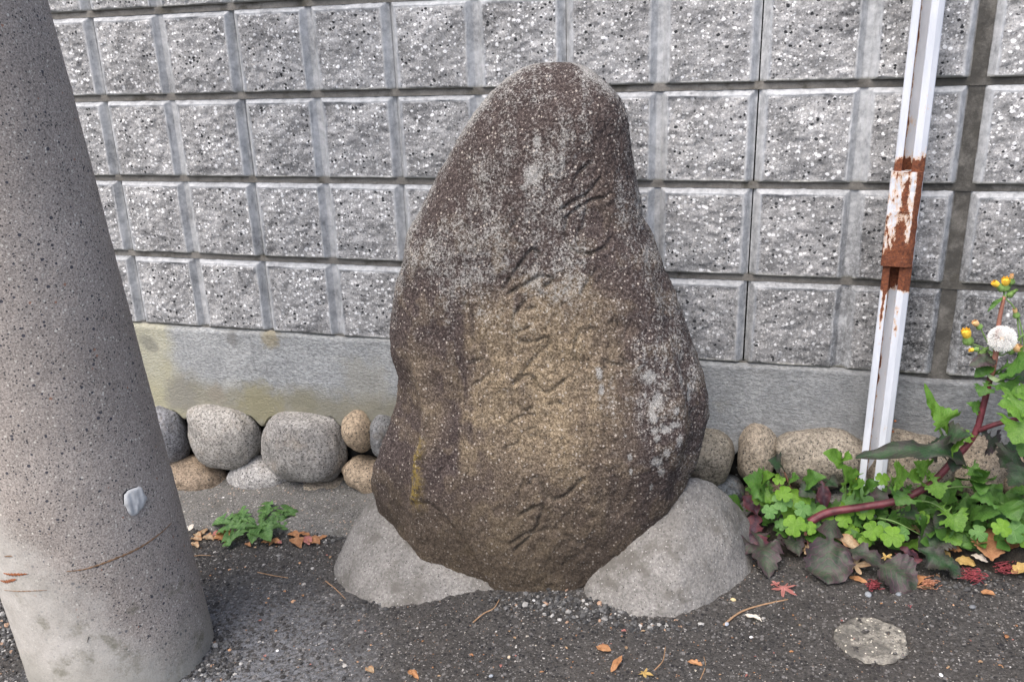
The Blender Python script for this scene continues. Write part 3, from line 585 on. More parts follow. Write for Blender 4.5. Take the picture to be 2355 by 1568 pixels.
# lichen and colour masks, the lit edge painted in with the lichen
SP = [(1491,865,12,14),(1509,914,8,11),(1503,929,9,7),(1497,945,4,9),(1501,962,8,9),(1527,983,14,7),(1501,985,8,8),(1506,1005,7,8),(1555,947,5,8),(1550,975,8,6),(1508,1060,13,12),(1447,1050,6,9),(1452,1085,4,8),(1520,1085,9,10),(1500,1120,5,10),(1560,1010,6,14),(1480,905,3,5),(1437,1000,4,4),(1380,860,7,14),(1383,895,6,12),(1230,403,16,18),(1237,326,7,9),(1205,430,6,5),(1590,905,5,20),(1530,1040,6,8)]
spots = sum(np.exp(-(((DX-a+3*nB)/(b_*1.1))**2+((DY-b+4*nB)/(c_*1.1))**2)**1.5) for a, b, b_, c_ in SP)*frontm
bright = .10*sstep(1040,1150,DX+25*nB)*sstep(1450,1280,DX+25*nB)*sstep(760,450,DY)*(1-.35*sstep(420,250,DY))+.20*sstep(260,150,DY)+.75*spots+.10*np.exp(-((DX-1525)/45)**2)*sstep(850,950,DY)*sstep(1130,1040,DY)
lit_rim = sstep(.75, .98, np.abs(ux))*(.28*sstep(900,500,DY)+.10)  # light catching the stone's edges, painted as a paler rim, strongest high up
bright = bright+lit_rim+.22*np.exp(-((DX-(fl+14))/16)**2)*sstep(850,960,DY)*sstep(1150,1080,DY)+.16*nA+.12*nB-.28*sstep(950,1250,DY)-.12*sstep(1330,1420,DX)*sstep(850,500,DY)-.2*sstep(1070,1000,DX)*sstep(600,700,DY)
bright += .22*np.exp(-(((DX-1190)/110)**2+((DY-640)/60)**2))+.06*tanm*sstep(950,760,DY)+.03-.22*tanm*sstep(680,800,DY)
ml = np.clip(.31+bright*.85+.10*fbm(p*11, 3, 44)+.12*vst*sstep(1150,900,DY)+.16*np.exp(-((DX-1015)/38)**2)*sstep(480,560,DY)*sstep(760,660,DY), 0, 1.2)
tn_ = tanm*(.16+.66*sstep(1230, 930, DY+50*nA))*(.95+.25*vst) + .30*sstep(1100, 1250, DY)*sstep(1400,1200,DX+20*nB) + .45*np.exp(-((DX-960)/35)**2)*sstep(760,840,DY)*sstep(1000,930,DY)+.35*np.exp(-((DX-1000+.25*(DY-950))/26)**2)*sstep(900,950,DY)*sstep(1080,1010,DY)+.25*sstep(.05,.5,nB)*sstep(300,700,DY)
ye = np.exp(-((DX-np.interp(DY,[990,1060,1170],[957,948,952])-5*nB)/15)**2)*sstep(995,1020,DY)*sstep(1200,1120,DY)
damp = sstep(1020, 1310, DY+30*nB+25*vs0)*1.0+.35*sstep(925,880,DX)*sstep(1050,1120,DY)
F = []; i = np.arange(nz-1)[:,None]; j = np.arange(nth)[None]; F = np.stack([i*nth+j, i*nth+(j+1)%nth, (i+1)*nth+(j+1)%nth, (i+1)*nth+j], -1).reshape(-1,4)
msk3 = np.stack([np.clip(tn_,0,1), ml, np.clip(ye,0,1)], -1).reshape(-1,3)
V_ = np.vstack([vv.reshape(-1,3), [[xc[-1], float(midY(zt)), zt+.0002]]]); top_i = nz*nth
# crown fan stays as thin quads (degenerate corner avoided by using pairs)
ft = np.array([[(nz-1)*nth+k, (nz-1)*nth+k+1, (nz-1)*nth+(k+2)%nth, top_i] for k in range(0, nth, 2)])
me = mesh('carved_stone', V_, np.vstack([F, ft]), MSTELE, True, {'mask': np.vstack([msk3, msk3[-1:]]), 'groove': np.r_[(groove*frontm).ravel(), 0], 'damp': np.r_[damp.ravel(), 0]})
tag(obj('carved_stone', me), 'tall brown weathered standing stone with faint carved cursive characters in front of the wall', 'monument')

# mortar mounds wedging the stone upright
def mound(label, apex, foot, pw, seed, ridge=None):
    A = np.array(apex); F_ = smoothline(np.vstack([foot, foot[:1]]), 14)[:-1]; F_ = sum(np.roll(F_, k, 0)*w for k, w in zip(range(-12, 13), np.hanning(27)[1:-1]/np.hanning(27).sum())); n_ = len(F_); m = 60
    s = np.linspace(0, 1, m)[:,None]
    xy = A[None,None,:2]+(F_[None,:,:2]-A[None,None,:2])*s[...,None]
    gzv = gz(xy[...,0]); zz = gzv-.012+(A[2]-gzv+.012)*(1-s**pw)
    q = np.stack([xy[...,0], xy[...,1], zz], -1)
    if ridge is not None: zz = ridge(q, s)
    d = .0055*fbm(q*7, 3, seed)+.0016*fbm(q*45, 3, seed+3)+.0008*fbm(q*180, 2, seed+5)+.009*np.sin(np.pi*np.clip(s,0,1))*(s > 0)
    dirn = q-np.array([A[0], A[1], A[2]-.18]); dirn /= np.linalg.norm(dirn, axis=-1)[...,None]
    q = q+dirn*(d*sstep(0,.1,s)*sstep(1.05,.9,s))[...,None]
    i = np.arange(m-1)[:,None]; j = np.arange(n_)[None]; f = np.stack([i*n_+j, (i+1)*n_+j, (i+1)*n_+(j+1)%n_, i*n_+(j+1)%n_], -1).reshape(-1,4)
    return tag(obj('mortar_mound', mesh('mortar_mound', q.reshape(-1,3), f, MMOUND)), label, 'mound', 'mortar mounds holding the standing stone')
gl_ = lambda x, y: atG(x, y)
footL = [gl_(757,1300), gl_(775,1345), gl_(835,1388), gl_(905,1417), gl_(985,1408), gl_(1060,1385), gl_(1120,1366), gl_(1165,1362), np.array([.14,-.30,0]), np.array([.02,-.2,0]), np.array([-.1,-.12,0]), np.array([-.20,-.16,0]), np.array([-.265,-.25,0])]
mound('pale grey mortar mound wedged under the left foot of the standing stone', atY(868,1145,-.26), footL, 1.25, 3)
footR = [gl_(1312,1362), gl_(1370,1390), gl_(1440,1420), gl_(1530,1434), gl_(1600,1412), gl_(1680,1368), gl_(1738,1330), gl_(1752,1270), np.array([.68,-.14,0]), np.array([.56,-.1,0]), np.array([.42,-.12,0]), np.array([.34,-.25,0])]
mound('pale grey mortar mound under the right foot of the standing stone, beside the purple weeds', atY(1588,1100,-.25), footR, 1.45, 9)

# ================================================================== THE CONCRETE POLE
PX, PY = -.556, -.721
pole = thing('utility_pole', (PX, PY, -.06), 'thick round grey concrete utility pole at the left edge of the picture', 'pole')
def pole_pt(z, th, dr=0.):
    r = .1698-.007*z+dr; return np.stack([PX-.0442*z+r*np.cos(th), PY-.0466*z+r*np.sin(th), z+0*th], -1)
Zp_, Tp_ = np.meshgrid(np.concatenate([np.arange(-.14, 1.35, .008), np.linspace(1.4, 5.5, 60)]), np.linspace(0, 2*np.pi, 260, endpoint=False), indexing='ij')
q = pole_pt(Zp_, Tp_); dr = .0012*fbm(q*8, 3, 4)+.0005*fbm(q*90, 2, 6)-.010*np.exp(-((q[...,2]-gz(q[...,0])+.0)/.012)**2)*.5*np.maximum(0, fbm(q*16, 2, 7))
q = pole_pt(Zp_, Tp_, dr); a_, b_ = Zp_.shape
i = np.arange(a_-1)[:,None]; j = np.arange(b_)[None]; f = np.stack([i*b_+j, i*b_+(j+1)%b_, (i+1)*b_+(j+1)%b_, (i+1)*b_+j], -1).reshape(-1,4)
part('shaft', q.reshape(-1,3), f, MPOLE, pole)
def pdr(z, th):
    q = pole_pt(z, th); return .0012*fbm(q*8, 3, 4)
def on_pole(x, y, dr=0.):   # where a sight line meets the shaft
    d = ray(x, y)
    for t_ in np.linspace(.4, 3, 5200):
        p_ = CAM+t_*d; z = p_[2]
        if math.hypot(p_[0]-(PX-.0442*z), p_[1]-(PY-.0466*z)) < .1698-.007*z: return math.atan2(p_[1]-(PY-.0466*z), p_[0]-(PX-.0442*z)), z
    return None
def decal(pts_out, mat, name, thick, rr=1., seed=0, n_=26):
    c_ = np.mean(pts_out, 0); ang = np.linspace(0, 2*np.pi, len(pts_out), endpoint=False)
    rings = np.linspace(0, 1, 9); V = []; 
    for s in rings:
        pts = c_+(np.array(pts_out)-c_)*max(s, .01)
        h = thick*math.sqrt(max(0, 1-s**4))+.0006*0
        for k, (a, z) in enumerate(pts): V.append(pole_pt(np.array(z), np.array(a), float(pdr(np.array(z), np.array(a)))+.0006+(-.002 if s == 1 else h+ .0018*thick/.004*float(vnoise(np.array([a*30, z*70, seed]), 3)))))
    m = len(pts_out); f = [(i*m+j, i*m+(j+1)%m, (i+1)*m+(j+1)%m, (i+1)*m+j) for i in range(8) for j in range(m)]
    return part(name, np.array(V), f, mat, pole)
cr = lambda l: [on_pole(.35*x, 1019.4+.35*y) for x, y in l]
pl = smoothline([(800,330),(830,300),(870,283),(905,275),(925,285),(935,315),(958,350),(950,395),(920,435),(890,470),(860,476),(830,450),(815,415),(795,395)], 3)[:-1]
decal(cr([(a-5, b-2) for a, b in pl]), MBLACK, 'dark_gap', .0012, seed=2); decal(cr(pl+[3,1]), MPUTTY, 'putty_patch', .0042)
def stain(pts, w, mat):
    a = np.array(cr(smoothline(pts, 10))); m = len(a); V = []
    for k, (th_, z) in enumerate(a):
        ww = w*(.35+.65*math.sin(math.pi*(k+.6)/(m+.2)))*(1+.35*math.sin(k*1.7))
        for o_ in (-1, 0, 1): V.append(pole_pt(np.array(z+o_*ww), np.array(th_), float(pdr(np.array(z), np.array(th_)))+.0014-.0008*abs(o_)))
    part('rust_mark', np.array(V), gridf(m, 3), mat, pole)
stain([(440,836),(540,825),(640,797),(760,752),(880,700),(975,645),(1060,580),(1120,520)], .0019, MRUSTLINE2)
stain([(28,850),(70,858),(130,857),(182,853)], .0026, MRUSTLINE); stain([(6,900),(40,906),(80,897),(108,890)], .0030, MRUSTLINE)
stain([(30,962),(110,968),(200,966),(310,960)], .0009, MRUSTLINE2); stain([(36,738),(60,736),(86,737)], .0014, MRUSTLINE2); stain([(572,1308),(578,1285),(586,1266)], .0013, MBLACK)

# ================================================================== THE STEEL POST
q0 = atG(1985, 1160); post_base = atY(2012, 1050, -.075); post_base[2] = float(gz(post_base[0]))-.02
post = thing('steel_post', post_base, 'white painted steel channel post with a rusted sleeve, standing in the weeds before the wall', 'post')
lean = (atY(2129, 0, -.075)-atY(1999, 1100, -.075)); lean = lean/lean[2]
yaw_p = math.radians(-9)
def rail(name, z0, z1, prof_, rustf, closed=True, step=.004, jig=0.):
    n_ = max(3, int((z1-z0)/step)); zz = np.linspace(z0, z1, n_)
    pr = np.array(prof_, float)
    out = []
    m = len(pr)
    for k in range(m if closed else m-1):      # subdivide the section
        a, b = pr[k], pr[(k+1) % m]; s_ = max(1, int(np.linalg.norm(b-a)/.004))
        for t_ in np.linspace(0, 1, s_, endpoint=False): out.append(a+(b-a)*t_)
    out = np.array(out); c_, s_ = math.cos(yaw_p), math.sin(yaw_p)
    x = out[:,0]*c_-out[:,1]*s_; y = out[:,0]*s_+out[:,1]*c_; m = len(out)
    V = np.stack([x[None]+post_base[0]+lean[0]*(zz-post_base[2])[:,None], y[None]+post_base[1]+lean[1]*(zz-post_base[2])[:,None]*0, zz[:,None]+0*x[None]], -1)
    U = np.tile(out[:,0], (n_,1)); ru = rustf(U, V[...,2], np.tile(out[:,1], (n_,1)))
    if jig: V[...,0] += jig*fbm(V*70, 2, 5)*sstep(.5,.9,ru); V[...,1] += jig*fbm(V*80, 2, 8)
    F = [(i*m+j, i*m+(j+1)%m, (i+1)*m+(j+1)%m, (i+1)*m+j) for i in range(n_-1) for j in range(m)]
    F += [tuple(range(m))[::-1], tuple((n_-1)*m+k for k in range(m))]
    return part(name, V.reshape(-1,3), F, MSTEEL, post, False, {'rust_slot_shade': ru.ravel()})
zT = atY(2076, 395, -.09)[2]; zB = atY(2060, 612, -.09)[2]
Lp, Sl, Rp_ = .0155, .0185, .0255     # left lip, slot, right lip
Lp, Sl, Rp_ = .0138, .0165, .0225; x0 = -.0275; a1 = x0+Lp; a2 = a1+Sl; a3 = a2+Rp_
sec = [(x0,-.012),(x0+.002,-.014),(a1-.001,-.014),(a1,-.013),(a1,.016),(a2,.016),(a2,-.013),(a2+.001,-.014),(a3-.010,-.014),(a3-.001,-.008),(a3,-.005),(a3,.022),(x0,.022)]
def rf(U, Z, Y):
    near = np.where(Z > zT, sstep(.045, .0, Z-zT), 0)*.95
    d = zB-Z; below = np.where(d > 0, sstep(.065, .035, d), 0)*.95
    s1 = np.exp(-((U-(x0+.007+.02*0))/.0032)**2)*sstep(.16, .10, d)*(d > 0); s2 = np.exp(-((U-(a2+.004))/.0030)**2)*sstep(.19, .11, d)*(d > 0)
    drip = np.maximum(s1, s2)*.75
    slot = ((U > a1-.0005) & (U < a2))*.28*sstep(.0, .4, fbm(np.stack([U*30, Y*20, Z*9], -1), 2, 3))+((abs(U-a1) < .0006) & (Y > -.012))*.75  # dark line on the slot's left wall is painted shade, in the rusty tone
    return np.maximum(np.maximum(near, below), drip)*.9+slot*.6+.04
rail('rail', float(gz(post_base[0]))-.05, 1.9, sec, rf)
def rs(U, Z, Y):
    e_ = np.minimum(abs(U-(-.033)), abs(U-(a3-.006))); lowr = sstep(.09, .0, Z-zB)
    mid = np.exp(-((U+.002)/.008)**2)*sstep(.05, -.02, Z-(zT-.03)); return .33+.40*sstep(.006, 0, abs(U-(a3-.004)))+.40*lowr+.34*mid+.30*sstep(.008,.0,zT-Z)*0+.18*sstep(.004,.0,abs(U+.036))+.6*(U > a3-.009)
ss = [(-.032,-.013),(-.0305,-.0205),(-.027,-.022),(.000,-.0225),(.0135,-.022),(.018,-.019),(.022,-.0145),(.0245,-.010),(.0245,-.004),(-.032,-.004)]
rail('sleeve', float(zB), float(zT), ss, rs, jig=.0012)
wsp = boxm((0,0,0),(1,1,1))
for (x, y) in ((2060,968),(2055,992),(2040,1036)):
    c_ = atY(x-2, y, -.072); v, f = tube([c_, c_+np.array([0,-.002,0])], .0028, .0018, 10, 2); part('rivet', v, f, MRUSTLINE, post)

# ================================================================== LEAVES
def leaf_shape(kind, seed):
    r = random.Random(seed)
    if kind in ('sow', 'round', 'runc', 'lance', 'ovate', 'dry', 'strip'):
        n_ = 60; t_ = np.linspace(0, 1, n_); sh = np.zeros(n_)
        if kind == 'sow':
            w = np.interp(t_, [0,.06,.14,.20,.25,.31,.38,.43,.50,.58,.64,.72,.82,.92,1], [.03,.05,.05,.20,.07,.06,.26,.08,.07,.42,.46,.38,.26,.13,.0])
            sh = np.interp(t_, [0,.17,.2,.27,.35,.38,.45,.55,.60,.7,1], [0,0,-.05,0,0,-.06,0,0,-.10,-.02,0]); w = w*(1+.20*(((t_*11.3+seed*.37) % 1)*2-1)*(t_ > .1))
        elif kind == 'round':
            w = np.interp(t_, [0,.08,.16,.22,.28,.34,.42,.47,.52,.6,.7,.8,.9,.97,1], [.03,.06,.22,.24,.12,.28,.25,.08,.09,.36,.45,.44,.34,.18,.0]); w = w*(1+.05*np.sign(np.sin(t_*90+seed)))
            sh = np.interp(t_, [0,.5,.56,.62,.75,1], [0,0,-.05,-.04,0,0])
        elif kind == 'runc':
            k = (t_*6.5) % 1; w = np.interp(t_, [0,.15,.5,.8,.9,1], [.05,.14,.25,.30,.22,.0])*np.where(t_ < .80, .22+1.0*(1-k)**.8, 1.0); sh = -.07*(1-k)*(t_ < .80)
        elif kind == 'ovate':
            w = np.interp(t_, [0,.06,.2,.4,.6,.8,.93,1], [.03,.06,.34,.48,.44,.28,.12,0])*(1+.07*np.sign(np.sin(t_*80+seed)))
        elif kind == 'lance': w = .5*np.sin(np.pi*np.clip(t_, .02, 1)**.85)**.8; w[-1] = 0
        elif kind == 'strip': w = np.interp(t_, [0,.1,.3,.45,.6,.8,.95,1], [.12,.22,.5,.34,.5,.36,.2,.05])*(1+.12*np.sin(t_*26+seed))
        else: w = np.interp(t_, [0,.08,.3,.5,.75,.92,1], [.04,.14,.42,.5,.36,.16,.02])*(1+.16*np.sin(t_*23+seed)*r.uniform(.5,1.3))
        wl, wr = w*(1+.12*np.sin(t_*9+seed)), w*(1+.12*np.sin(t_*8+seed*2.3))
        us = np.array([-1,-.66,-.33,-.06,.06,.33,.66,1]); V = []; A = []; T = []
        for i in range(n_):
            for u in us:
                ww = wl[i] if u < 0 else wr[i]; V.append((u*ww, t_[i]+sh[i]*abs(u)**1.2, 0)); A.append(abs(u)); T.append(t_[i])
        return np.array(V), gridf(n_, len(us)), np.array(A), np.array(T)
    if kind in ('maple', 'star'):
        lob = 7 if kind == 'maple' else 5; m = lob*10; ang = np.linspace(0, 2*np.pi, m, endpoint=False)
        rr = []
        for a in ang:
            k = (a/(2*np.pi)*lob) % 1; d = abs(k-.5)*2
            back = .55+.45*(.5+.5*math.cos(a-math.pi/2)) if True else 1
            rr.append((.24+.76*(1-d)**(1.4 if kind == 'maple' else 1.0))*back*(1+.07*math.sin(a*37+seed)))
        rr = np.array(rr)*.62; V = []; A = []; T = []; sx = [0,.33,.66,1]
        for s in sx:
            for a, q_ in zip(ang, rr):
                V.append((math.cos(a)*q_*max(s,.02), .42+math.sin(a)*q_*max(s,.02), 0)); k = (a/(2*np.pi)*lob) % 1; A.append(min(1, abs(k-.5)*2*s*1.1+.0)); T.append(.3)
        f = np.array([(i*m+j, i*m+(j+1)%m, (i+1)*m+(j+1)%m, (i+1)*m+j) for i in range(3) for j in range(m)]); return np.array(V), f, np.array(A), np.array(T)
    if kind == 'leaflet':   # heart-shaped clover leaflet
        n_ = 14; t_ = np.linspace(0, 1, n_); w = np.interp(t_, [0,.1,.3,.55,.75,.9,1], [.05,.22,.48,.66,.66,.50,.26]); us = np.linspace(-1, 1, 9); V = []; A = []; T = []
        for i in range(n_):
            for u in us:
                notch = -.12*(1-abs(u))**1.5*sstep(.6, 1, t_[i]); V.append((u*w[i], t_[i]+notch, 0)); A.append(abs(u)); T.append(t_[i])
        return np.array(V), gridf(n_, 9), np.array(A), np.array(T)
def _u(): pass
def place_leaf(name, kind, base, tip, width, mat, parent, up=(0,-.35,1), arch=.08, fold=.15, ripple=.05, seed=0, stalk=0., curl=0.):
    """width and arch relative to the length"""
    B, T_ = np.array(base, float), np.array(tip, float); d = T_-B; Ln = np.linalg.norm(d); d = d/Ln
    up = np.array(up, float); sd_ = np.cross(d, up); sd_ /= np.linalg.norm(sd_)+1e-9; nn = np.cross(sd_, d)
    V, f, A, T = leaf_shape(kind, seed); tt_ = np.clip(V[:,1], 0, 1)
    z = arch*4*tt_*(1-tt_)+fold*abs(V[:,0])*width + ripple*vnoise(np.stack([V[:,0]*7*width+seed, V[:,1]*6, 0*tt_], -1), seed)*(.3+abs(V[:,0])*2)*.5 - curl*V[:,0]**2*width
    w = B+(d[None]*V[:,1:2]+sd_[None]*V[:,:1]*width*1.+nn[None]*z[:,None])*Ln
    if stalk:
        pass
    return part(name, w, f, mat, parent, True, {'u': A, 't': T})

CAMV = np.array([0,-.55,.75])
# ---- tall sow thistle
tb = P(1905,1178,-.19)
thistle = thing('sow_thistle', tb, 'tall sow thistle with maroon stem, yellow buds and one white seed head', 'weed')
st = [P(1860,1200,-.20), P(1905,1178,-.19), P(1985,1165,-.185), P(2065,1150,-.18), P(2135,1115,-.17), P(2195,1055,-.16), P(2240,1000,-.15), P(2262,930,-.145), P(2278,865,-.14)]
v, f = tube(st,   .0080, .0052, 20, 8, .05, ridge=.09); part('stem', v, f, MSTEM, thistle)
v, f = tube([st[-1], P(2290,810,-.14), P(2297,740,-.14), P(2309,682,-.14)], .0062, .0032, 10, 8); part('upper_stem', v, f, MSTEMR, thistle)
v, f = tube([P(2248,990,-.15), P(2290,975,-.16), P(2354,958,-.17), P(2420,930,-.18)], .0052, .004, 10); part('side_stem', v, f, MSTEM, thistle)
def fpt(x, y, Y=-.14): return P(x, y, Y)
def bud(x, y, dirx, diry, r, mat, label, open_=0.6, Y=-.14, stem_from=None):
    c_ = fpt(x, y, Y); s_ = np.linalg.norm(c_-CAM)/FPX; R_ = r*s_*.88
    d = fpt(x+dirx*10, y+diry*10, Y-.003)-c_; d /= np.linalg.norm(d)
    g = thing('tmp', c_, None, None); g.name = 'flower_bud'; g.parent = thistle; g.location = c_-tb; g['label'] = label
    a = np.cross(d, [0,1,.2]); a /= np.linalg.norm(a); b = np.cross(d, a)
    th_ = np.linspace(0, 2*np.pi, 16, endpoint=False)
    def lath(prf, jag=0):
        V = []; 
        for k, (h, q_) in enumerate(prf):
            for n_, t_ in enumerate(th_): V.append(c_+d*(h+(jag*(n_%2)*R_ if k == len(prf)-1 else 0))+(a*math.cos(t_)+b*math.sin(t_))*q_*(1+.05*(n_%2)))
        f = [(i*16+j, i*16+(j+1)%16, (i+1)*16+(j+1)%16, (i+1)*16+j) for i in range(len(prf)-1) for j in range(16)]; return np.array(V), f
    def prt(nm, v, f, mt):
        o = obj(nm, mesh(nm, v-c_, f, mt), g); return o
    v, f = lath([(-2.3*R_,.25*R_),(-2.1*R_,.75*R_),(-1.6*R_,1.12*R_),(-1.0*R_,1.0*R_),(-.4*R_,.72*R_),(.1*R_,.70*R_)], .3); prt('bud_cup', v, f, MCALYX)
    v, f = lath([(-.5*R_,.6*R_),(.2*R_,.8*R_*open_*1.25),(.9*R_,.95*R_*open_*1.2),(1.25*R_,1.0*R_*open_)], .5)
    v2, f2 = lath([(.95*R_,.02*R_),(.9*R_,.9*R_*open_)]); v, f = join([(v, f), (v2, f2)]); prt('petals', v, f, mat)
    if stem_from is not None:
        e0 = c_-d*2.2*R_; s0 = fpt(*stem_from, Y); mid = (e0+s0)/2+np.array([0,0,-.004]); v, f = tube([s0, mid, e0], .0016, .0013, 7); prt('stalk', v, f, MSTEMG)
bud(2223,772,-.25,-1,11,MPETAL,'largest yellow bud, far left of the plant',.85,stem_from=(2285,812)); bud(2294,656,-.9,-.6,9,MPETAL,'yellow bud left in the top cluster',.7,stem_from=(2309,684))
bud(2312,652,.1,-1,9,MPETAL,'open yellow bud in the middle of the top cluster',.9,stem_from=(2309,684)); bud(2326,640,.05,-1,7,MWITHER,'topmost pale orange bud',.55,stem_from=(2310,684))
bud(2330,672,.8,-.6,7,MCALYX,'closed green bud right in the top cluster',.4,stem_from=(2310,684)); bud(2335,718,-.3,-1,7,MWITHER,'small orange bud on the right side shoot',.6,stem_from=(2348,790))
bud(2246,746,-.7,-.7,7,MWITHER,'withered bud above the seed head to its left',.9,stem_from=(2285,805)); bud(2238,804,-1,.1,6,MPETAL,'small yellow bud left of the seed head',.7,stem_from=(2285,812))
bud(2335,803,.8,-.3,8,MWITHER,'ragged withered bud right of the seed head',1.1,stem_from=(2292,815)); bud(2262,848,.1,1,6,MPETAL,'drooping yellow bud below the seed head',.8,stem_from=(2262,800))
bud(2264,806,.5,-.5,8,MCALYX,'closed green bud beside the seed head',.35,stem_from=(2287,815))
v, f = join([tube([fpt(2309,684), fpt(2330,705), fpt(2346,745), fpt(2354,800), fpt(2330,800)], .0014, .0014, 7), tube([fpt(2285,812), fpt(2262,800), fpt(2235,790)], .0016, .0013, 7), tube([fpt(2292,815), fpt(2320,800), fpt(2354,768)], .0022, .002, 7)]); part('flower_stalks', v, f, MSTEMG, thistle)
hc = fpt(2304,779,-.155); hr = 27*np.linalg.norm(hc-CAM)/FPX
sh = []; nf = 420; gs = np.arange(nf)+.5; ph = np.arccos(1-2*gs/nf); th_ = np.pi*(1+5**.5)*gs
dirs = np.stack([np.cos(th_)*np.sin(ph), np.sin(th_)*np.sin(ph), np.cos(ph)], -1)
V = []; F = []
for d in dirs:
    a = np.cross(d, [.3,.2,.9]); a /= np.linalg.norm(a); b = np.cross(d, a); o_ = len(V); rr_ = hr*random.uniform(.90, 1.03)
    V += [hc+d*hr*.2+a*.0002, hc+d*hr*.2-a*.0002, hc+d*rr_*.8-a*.00035, hc+d*rr_*.8+a*.00035]; F.append((o_, o_+1, o_+2, o_+3))
    for k in range(5):
        t_ = k*1.2566+random.random(); e_ = hc+d*rr_+(a*math.cos(t_)+b*math.sin(t_))*hr*.17; s_ = np.cross(e_-hc, d); s_ /= np.linalg.norm(s_)+1e-9
        o_ = len(V); V += [hc+d*rr_*.78, e_+s_*.00035, e_-s_*.00035]; F.append((o_, o_+1, o_+2))
core = join([tube([hc+np.array([0,0,-.0035]), hc+np.array([0,0,.0035])], .0042, .0036, 10, 4)]); part('seed_core', core[0], core[1], MWITHER, thistle); part('seed_head', np.array(V), F, MFLUFF, thistle, False)
TL = [ # kind, base, tip, Y0, Y1, width, material, arch, up
 ('sow',(2288,858),(2378,838),-.14,-.20,.75,'green',.10,CAMV),('sow',(2282,872),(2335,905),-.14,-.2,.7,'green',.08,CAMV),('sow',(2274,872),(2252,912),-.14,-.17,.7,'green',.1,CAMV),('lance',(2262,855),(2313,871),-.15,-.17,.22,'pale',-.28,CAMV),
 ('ovate',(2292,826),(2228,842),-.14,-.16,.5,'purple',.12,CAMV),('ovate',(2288,838),(2240,868),-.14,-.15,.5,'green',.12,CAMV),('lance',(2306,684),(2270,718),-.14,-.15,.22,'green',.12,CAMV),('sow',(2300,850),(2362,880),-.12,-.12,.7,'dark',.1,CAMV),
 ('sow',(2378,955),(2292,930),-.20,-.22,.7,'bright',.12,CAMV),('sow',(2372,940),(2328,1022),-.20,-.25,.85,'bright',.15,CAMV),('sow',(2400,915),(2322,905),-.18,-.2,.6,'bright',.1,CAMV),('sow',(2250,985),(2288,1035),-.15,-.14,.9,'purple',.1,CAMV),
 ('strip',(2225,1080),(1964,1056),-.16,-.23,.19,'dark',.26,CAMV),('sow',(2140,1020),(2236,1002),-.17,-.22,.5,'dark',.12,CAMV),('sow',(2170,1040),(2232,990),-.16,-.2,.7,'bright',.18,CAMV),('sow',(2400,1040),(2318,1118),-.18,-.2,.6,'dark',.1,CAMV),('sow',(2375,1010),(2300,1075),-.15,-.16,.7,'dark',.1,CAMV),
 ('sow',(2185,1015),(2150,930),-.17,-.18,.62,'bright',.1,CAMV),('lance',(2150,965),(2124,880),-.17,-.17,.25,'bright',.1,CAMV),('ovate',(2200,1045),(2190,1085),-.17,-.2,.6,'dark',.1,CAMV),('lance',(2200,1000),(2190,1040),-.18,-.19,.3,'bright',.1,CAMV),
 ('sow',(2320,1130),(2395,1150),-.12,-.15,.6,'green',.1,CAMV),('sow',(2385,900),(2318,958),-.19,-.22,.8,'bright',.12,CAMV),('sow',(2390,985),(2345,1050),-.18,-.21,.8,'green',.12,CAMV),('sow',(2370,1060),(2300,1030),-.13,-.15,.6,'dark',.12,CAMV),('sow',(2262,960),(2222,925),-.14,-.15,.5,'green',.12,CAMV),('sow',(2250,1000),(2205,1012),-.15,-.16,.6,'bright',.14,CAMV),('sow',(2180,1060),(2115,1030),-.16,-.18,.5,'dark',.14,CAMV),('sow',(2200,1070),(2260,1095),-.15,-.18,.6,'green',.14,CAMV),('sow',(2282,862),(2335,868),-.14,-.17,.6,'green',.14,CAMV),('sow',(2135,1110),(2098,1060),-.17,-.19,.6,'bright',.14,CAMV)]
for i, (k, b, tp, Y0, Y1, w, mt, ar, up) in enumerate(TL): place_leaf('leaf', k, P(*b, Y0), P(*tp, Y1), w*(1.0 if k in ('strip', 'lance') else 1.3), L[mt], thistle, up, ar, .22, .16, i+1)
v, f = tube([P(2182,1035,-.165), P(2160,985,-.17), P(2148,955,-.17)], .003, .002, 7); part('shoot', v, f, MSTEMG, thistle)

# ---- purple rosette lying on the asphalt
ros = thing('purple_sow_thistle', P(1905,1200,-.19), 'low rosette of broad purple-green leaves spread over the asphalt beside the right mortar mound', 'weed')
RL = [('round',(1740,1178),(1721,1290),.07,.008,.62,'red'),('ovate',(1742,1186),(1708,1138),.07,.10,.6,'red'),('sow',(1738,1176),(1818,1195),.07,.05,.65,'purple'),('sow',(1735,1195),(1768,1334),.05,.006,.55,'purple'),
 ('round',(1908,1172),(1903,1347),.08,.006,.52,'purple'),('round',(1945,1262),(2106,1356),.05,.006,.62,'purple'),('ovate',(2108,1262),(2214,1332),.05,.008,.58,'dark'),('sow',(1800,1200),(1838,1280),.05,.02,.7,'purple'),
 ('lance',(1895,1172),(1889,1104),.07,.12,.42,'red'),('strip',(2010,1172),(2042,1108),.08,.1,.42,'purple'),('sow',(2055,1290),(2110,1272),.04,.03,.7,'red'),('sow',(1960,1240),(2000,1300),.03,.01,.6,'purple')]
for i, (k, b, tp, h0, h1, w, mt) in enumerate(RL): place_leaf('leaf', k, P(*b, h=h0), P(*tp, h=h1), w, L[mt], ros, (0,-.3,1), .10, .16, .24, i+40)
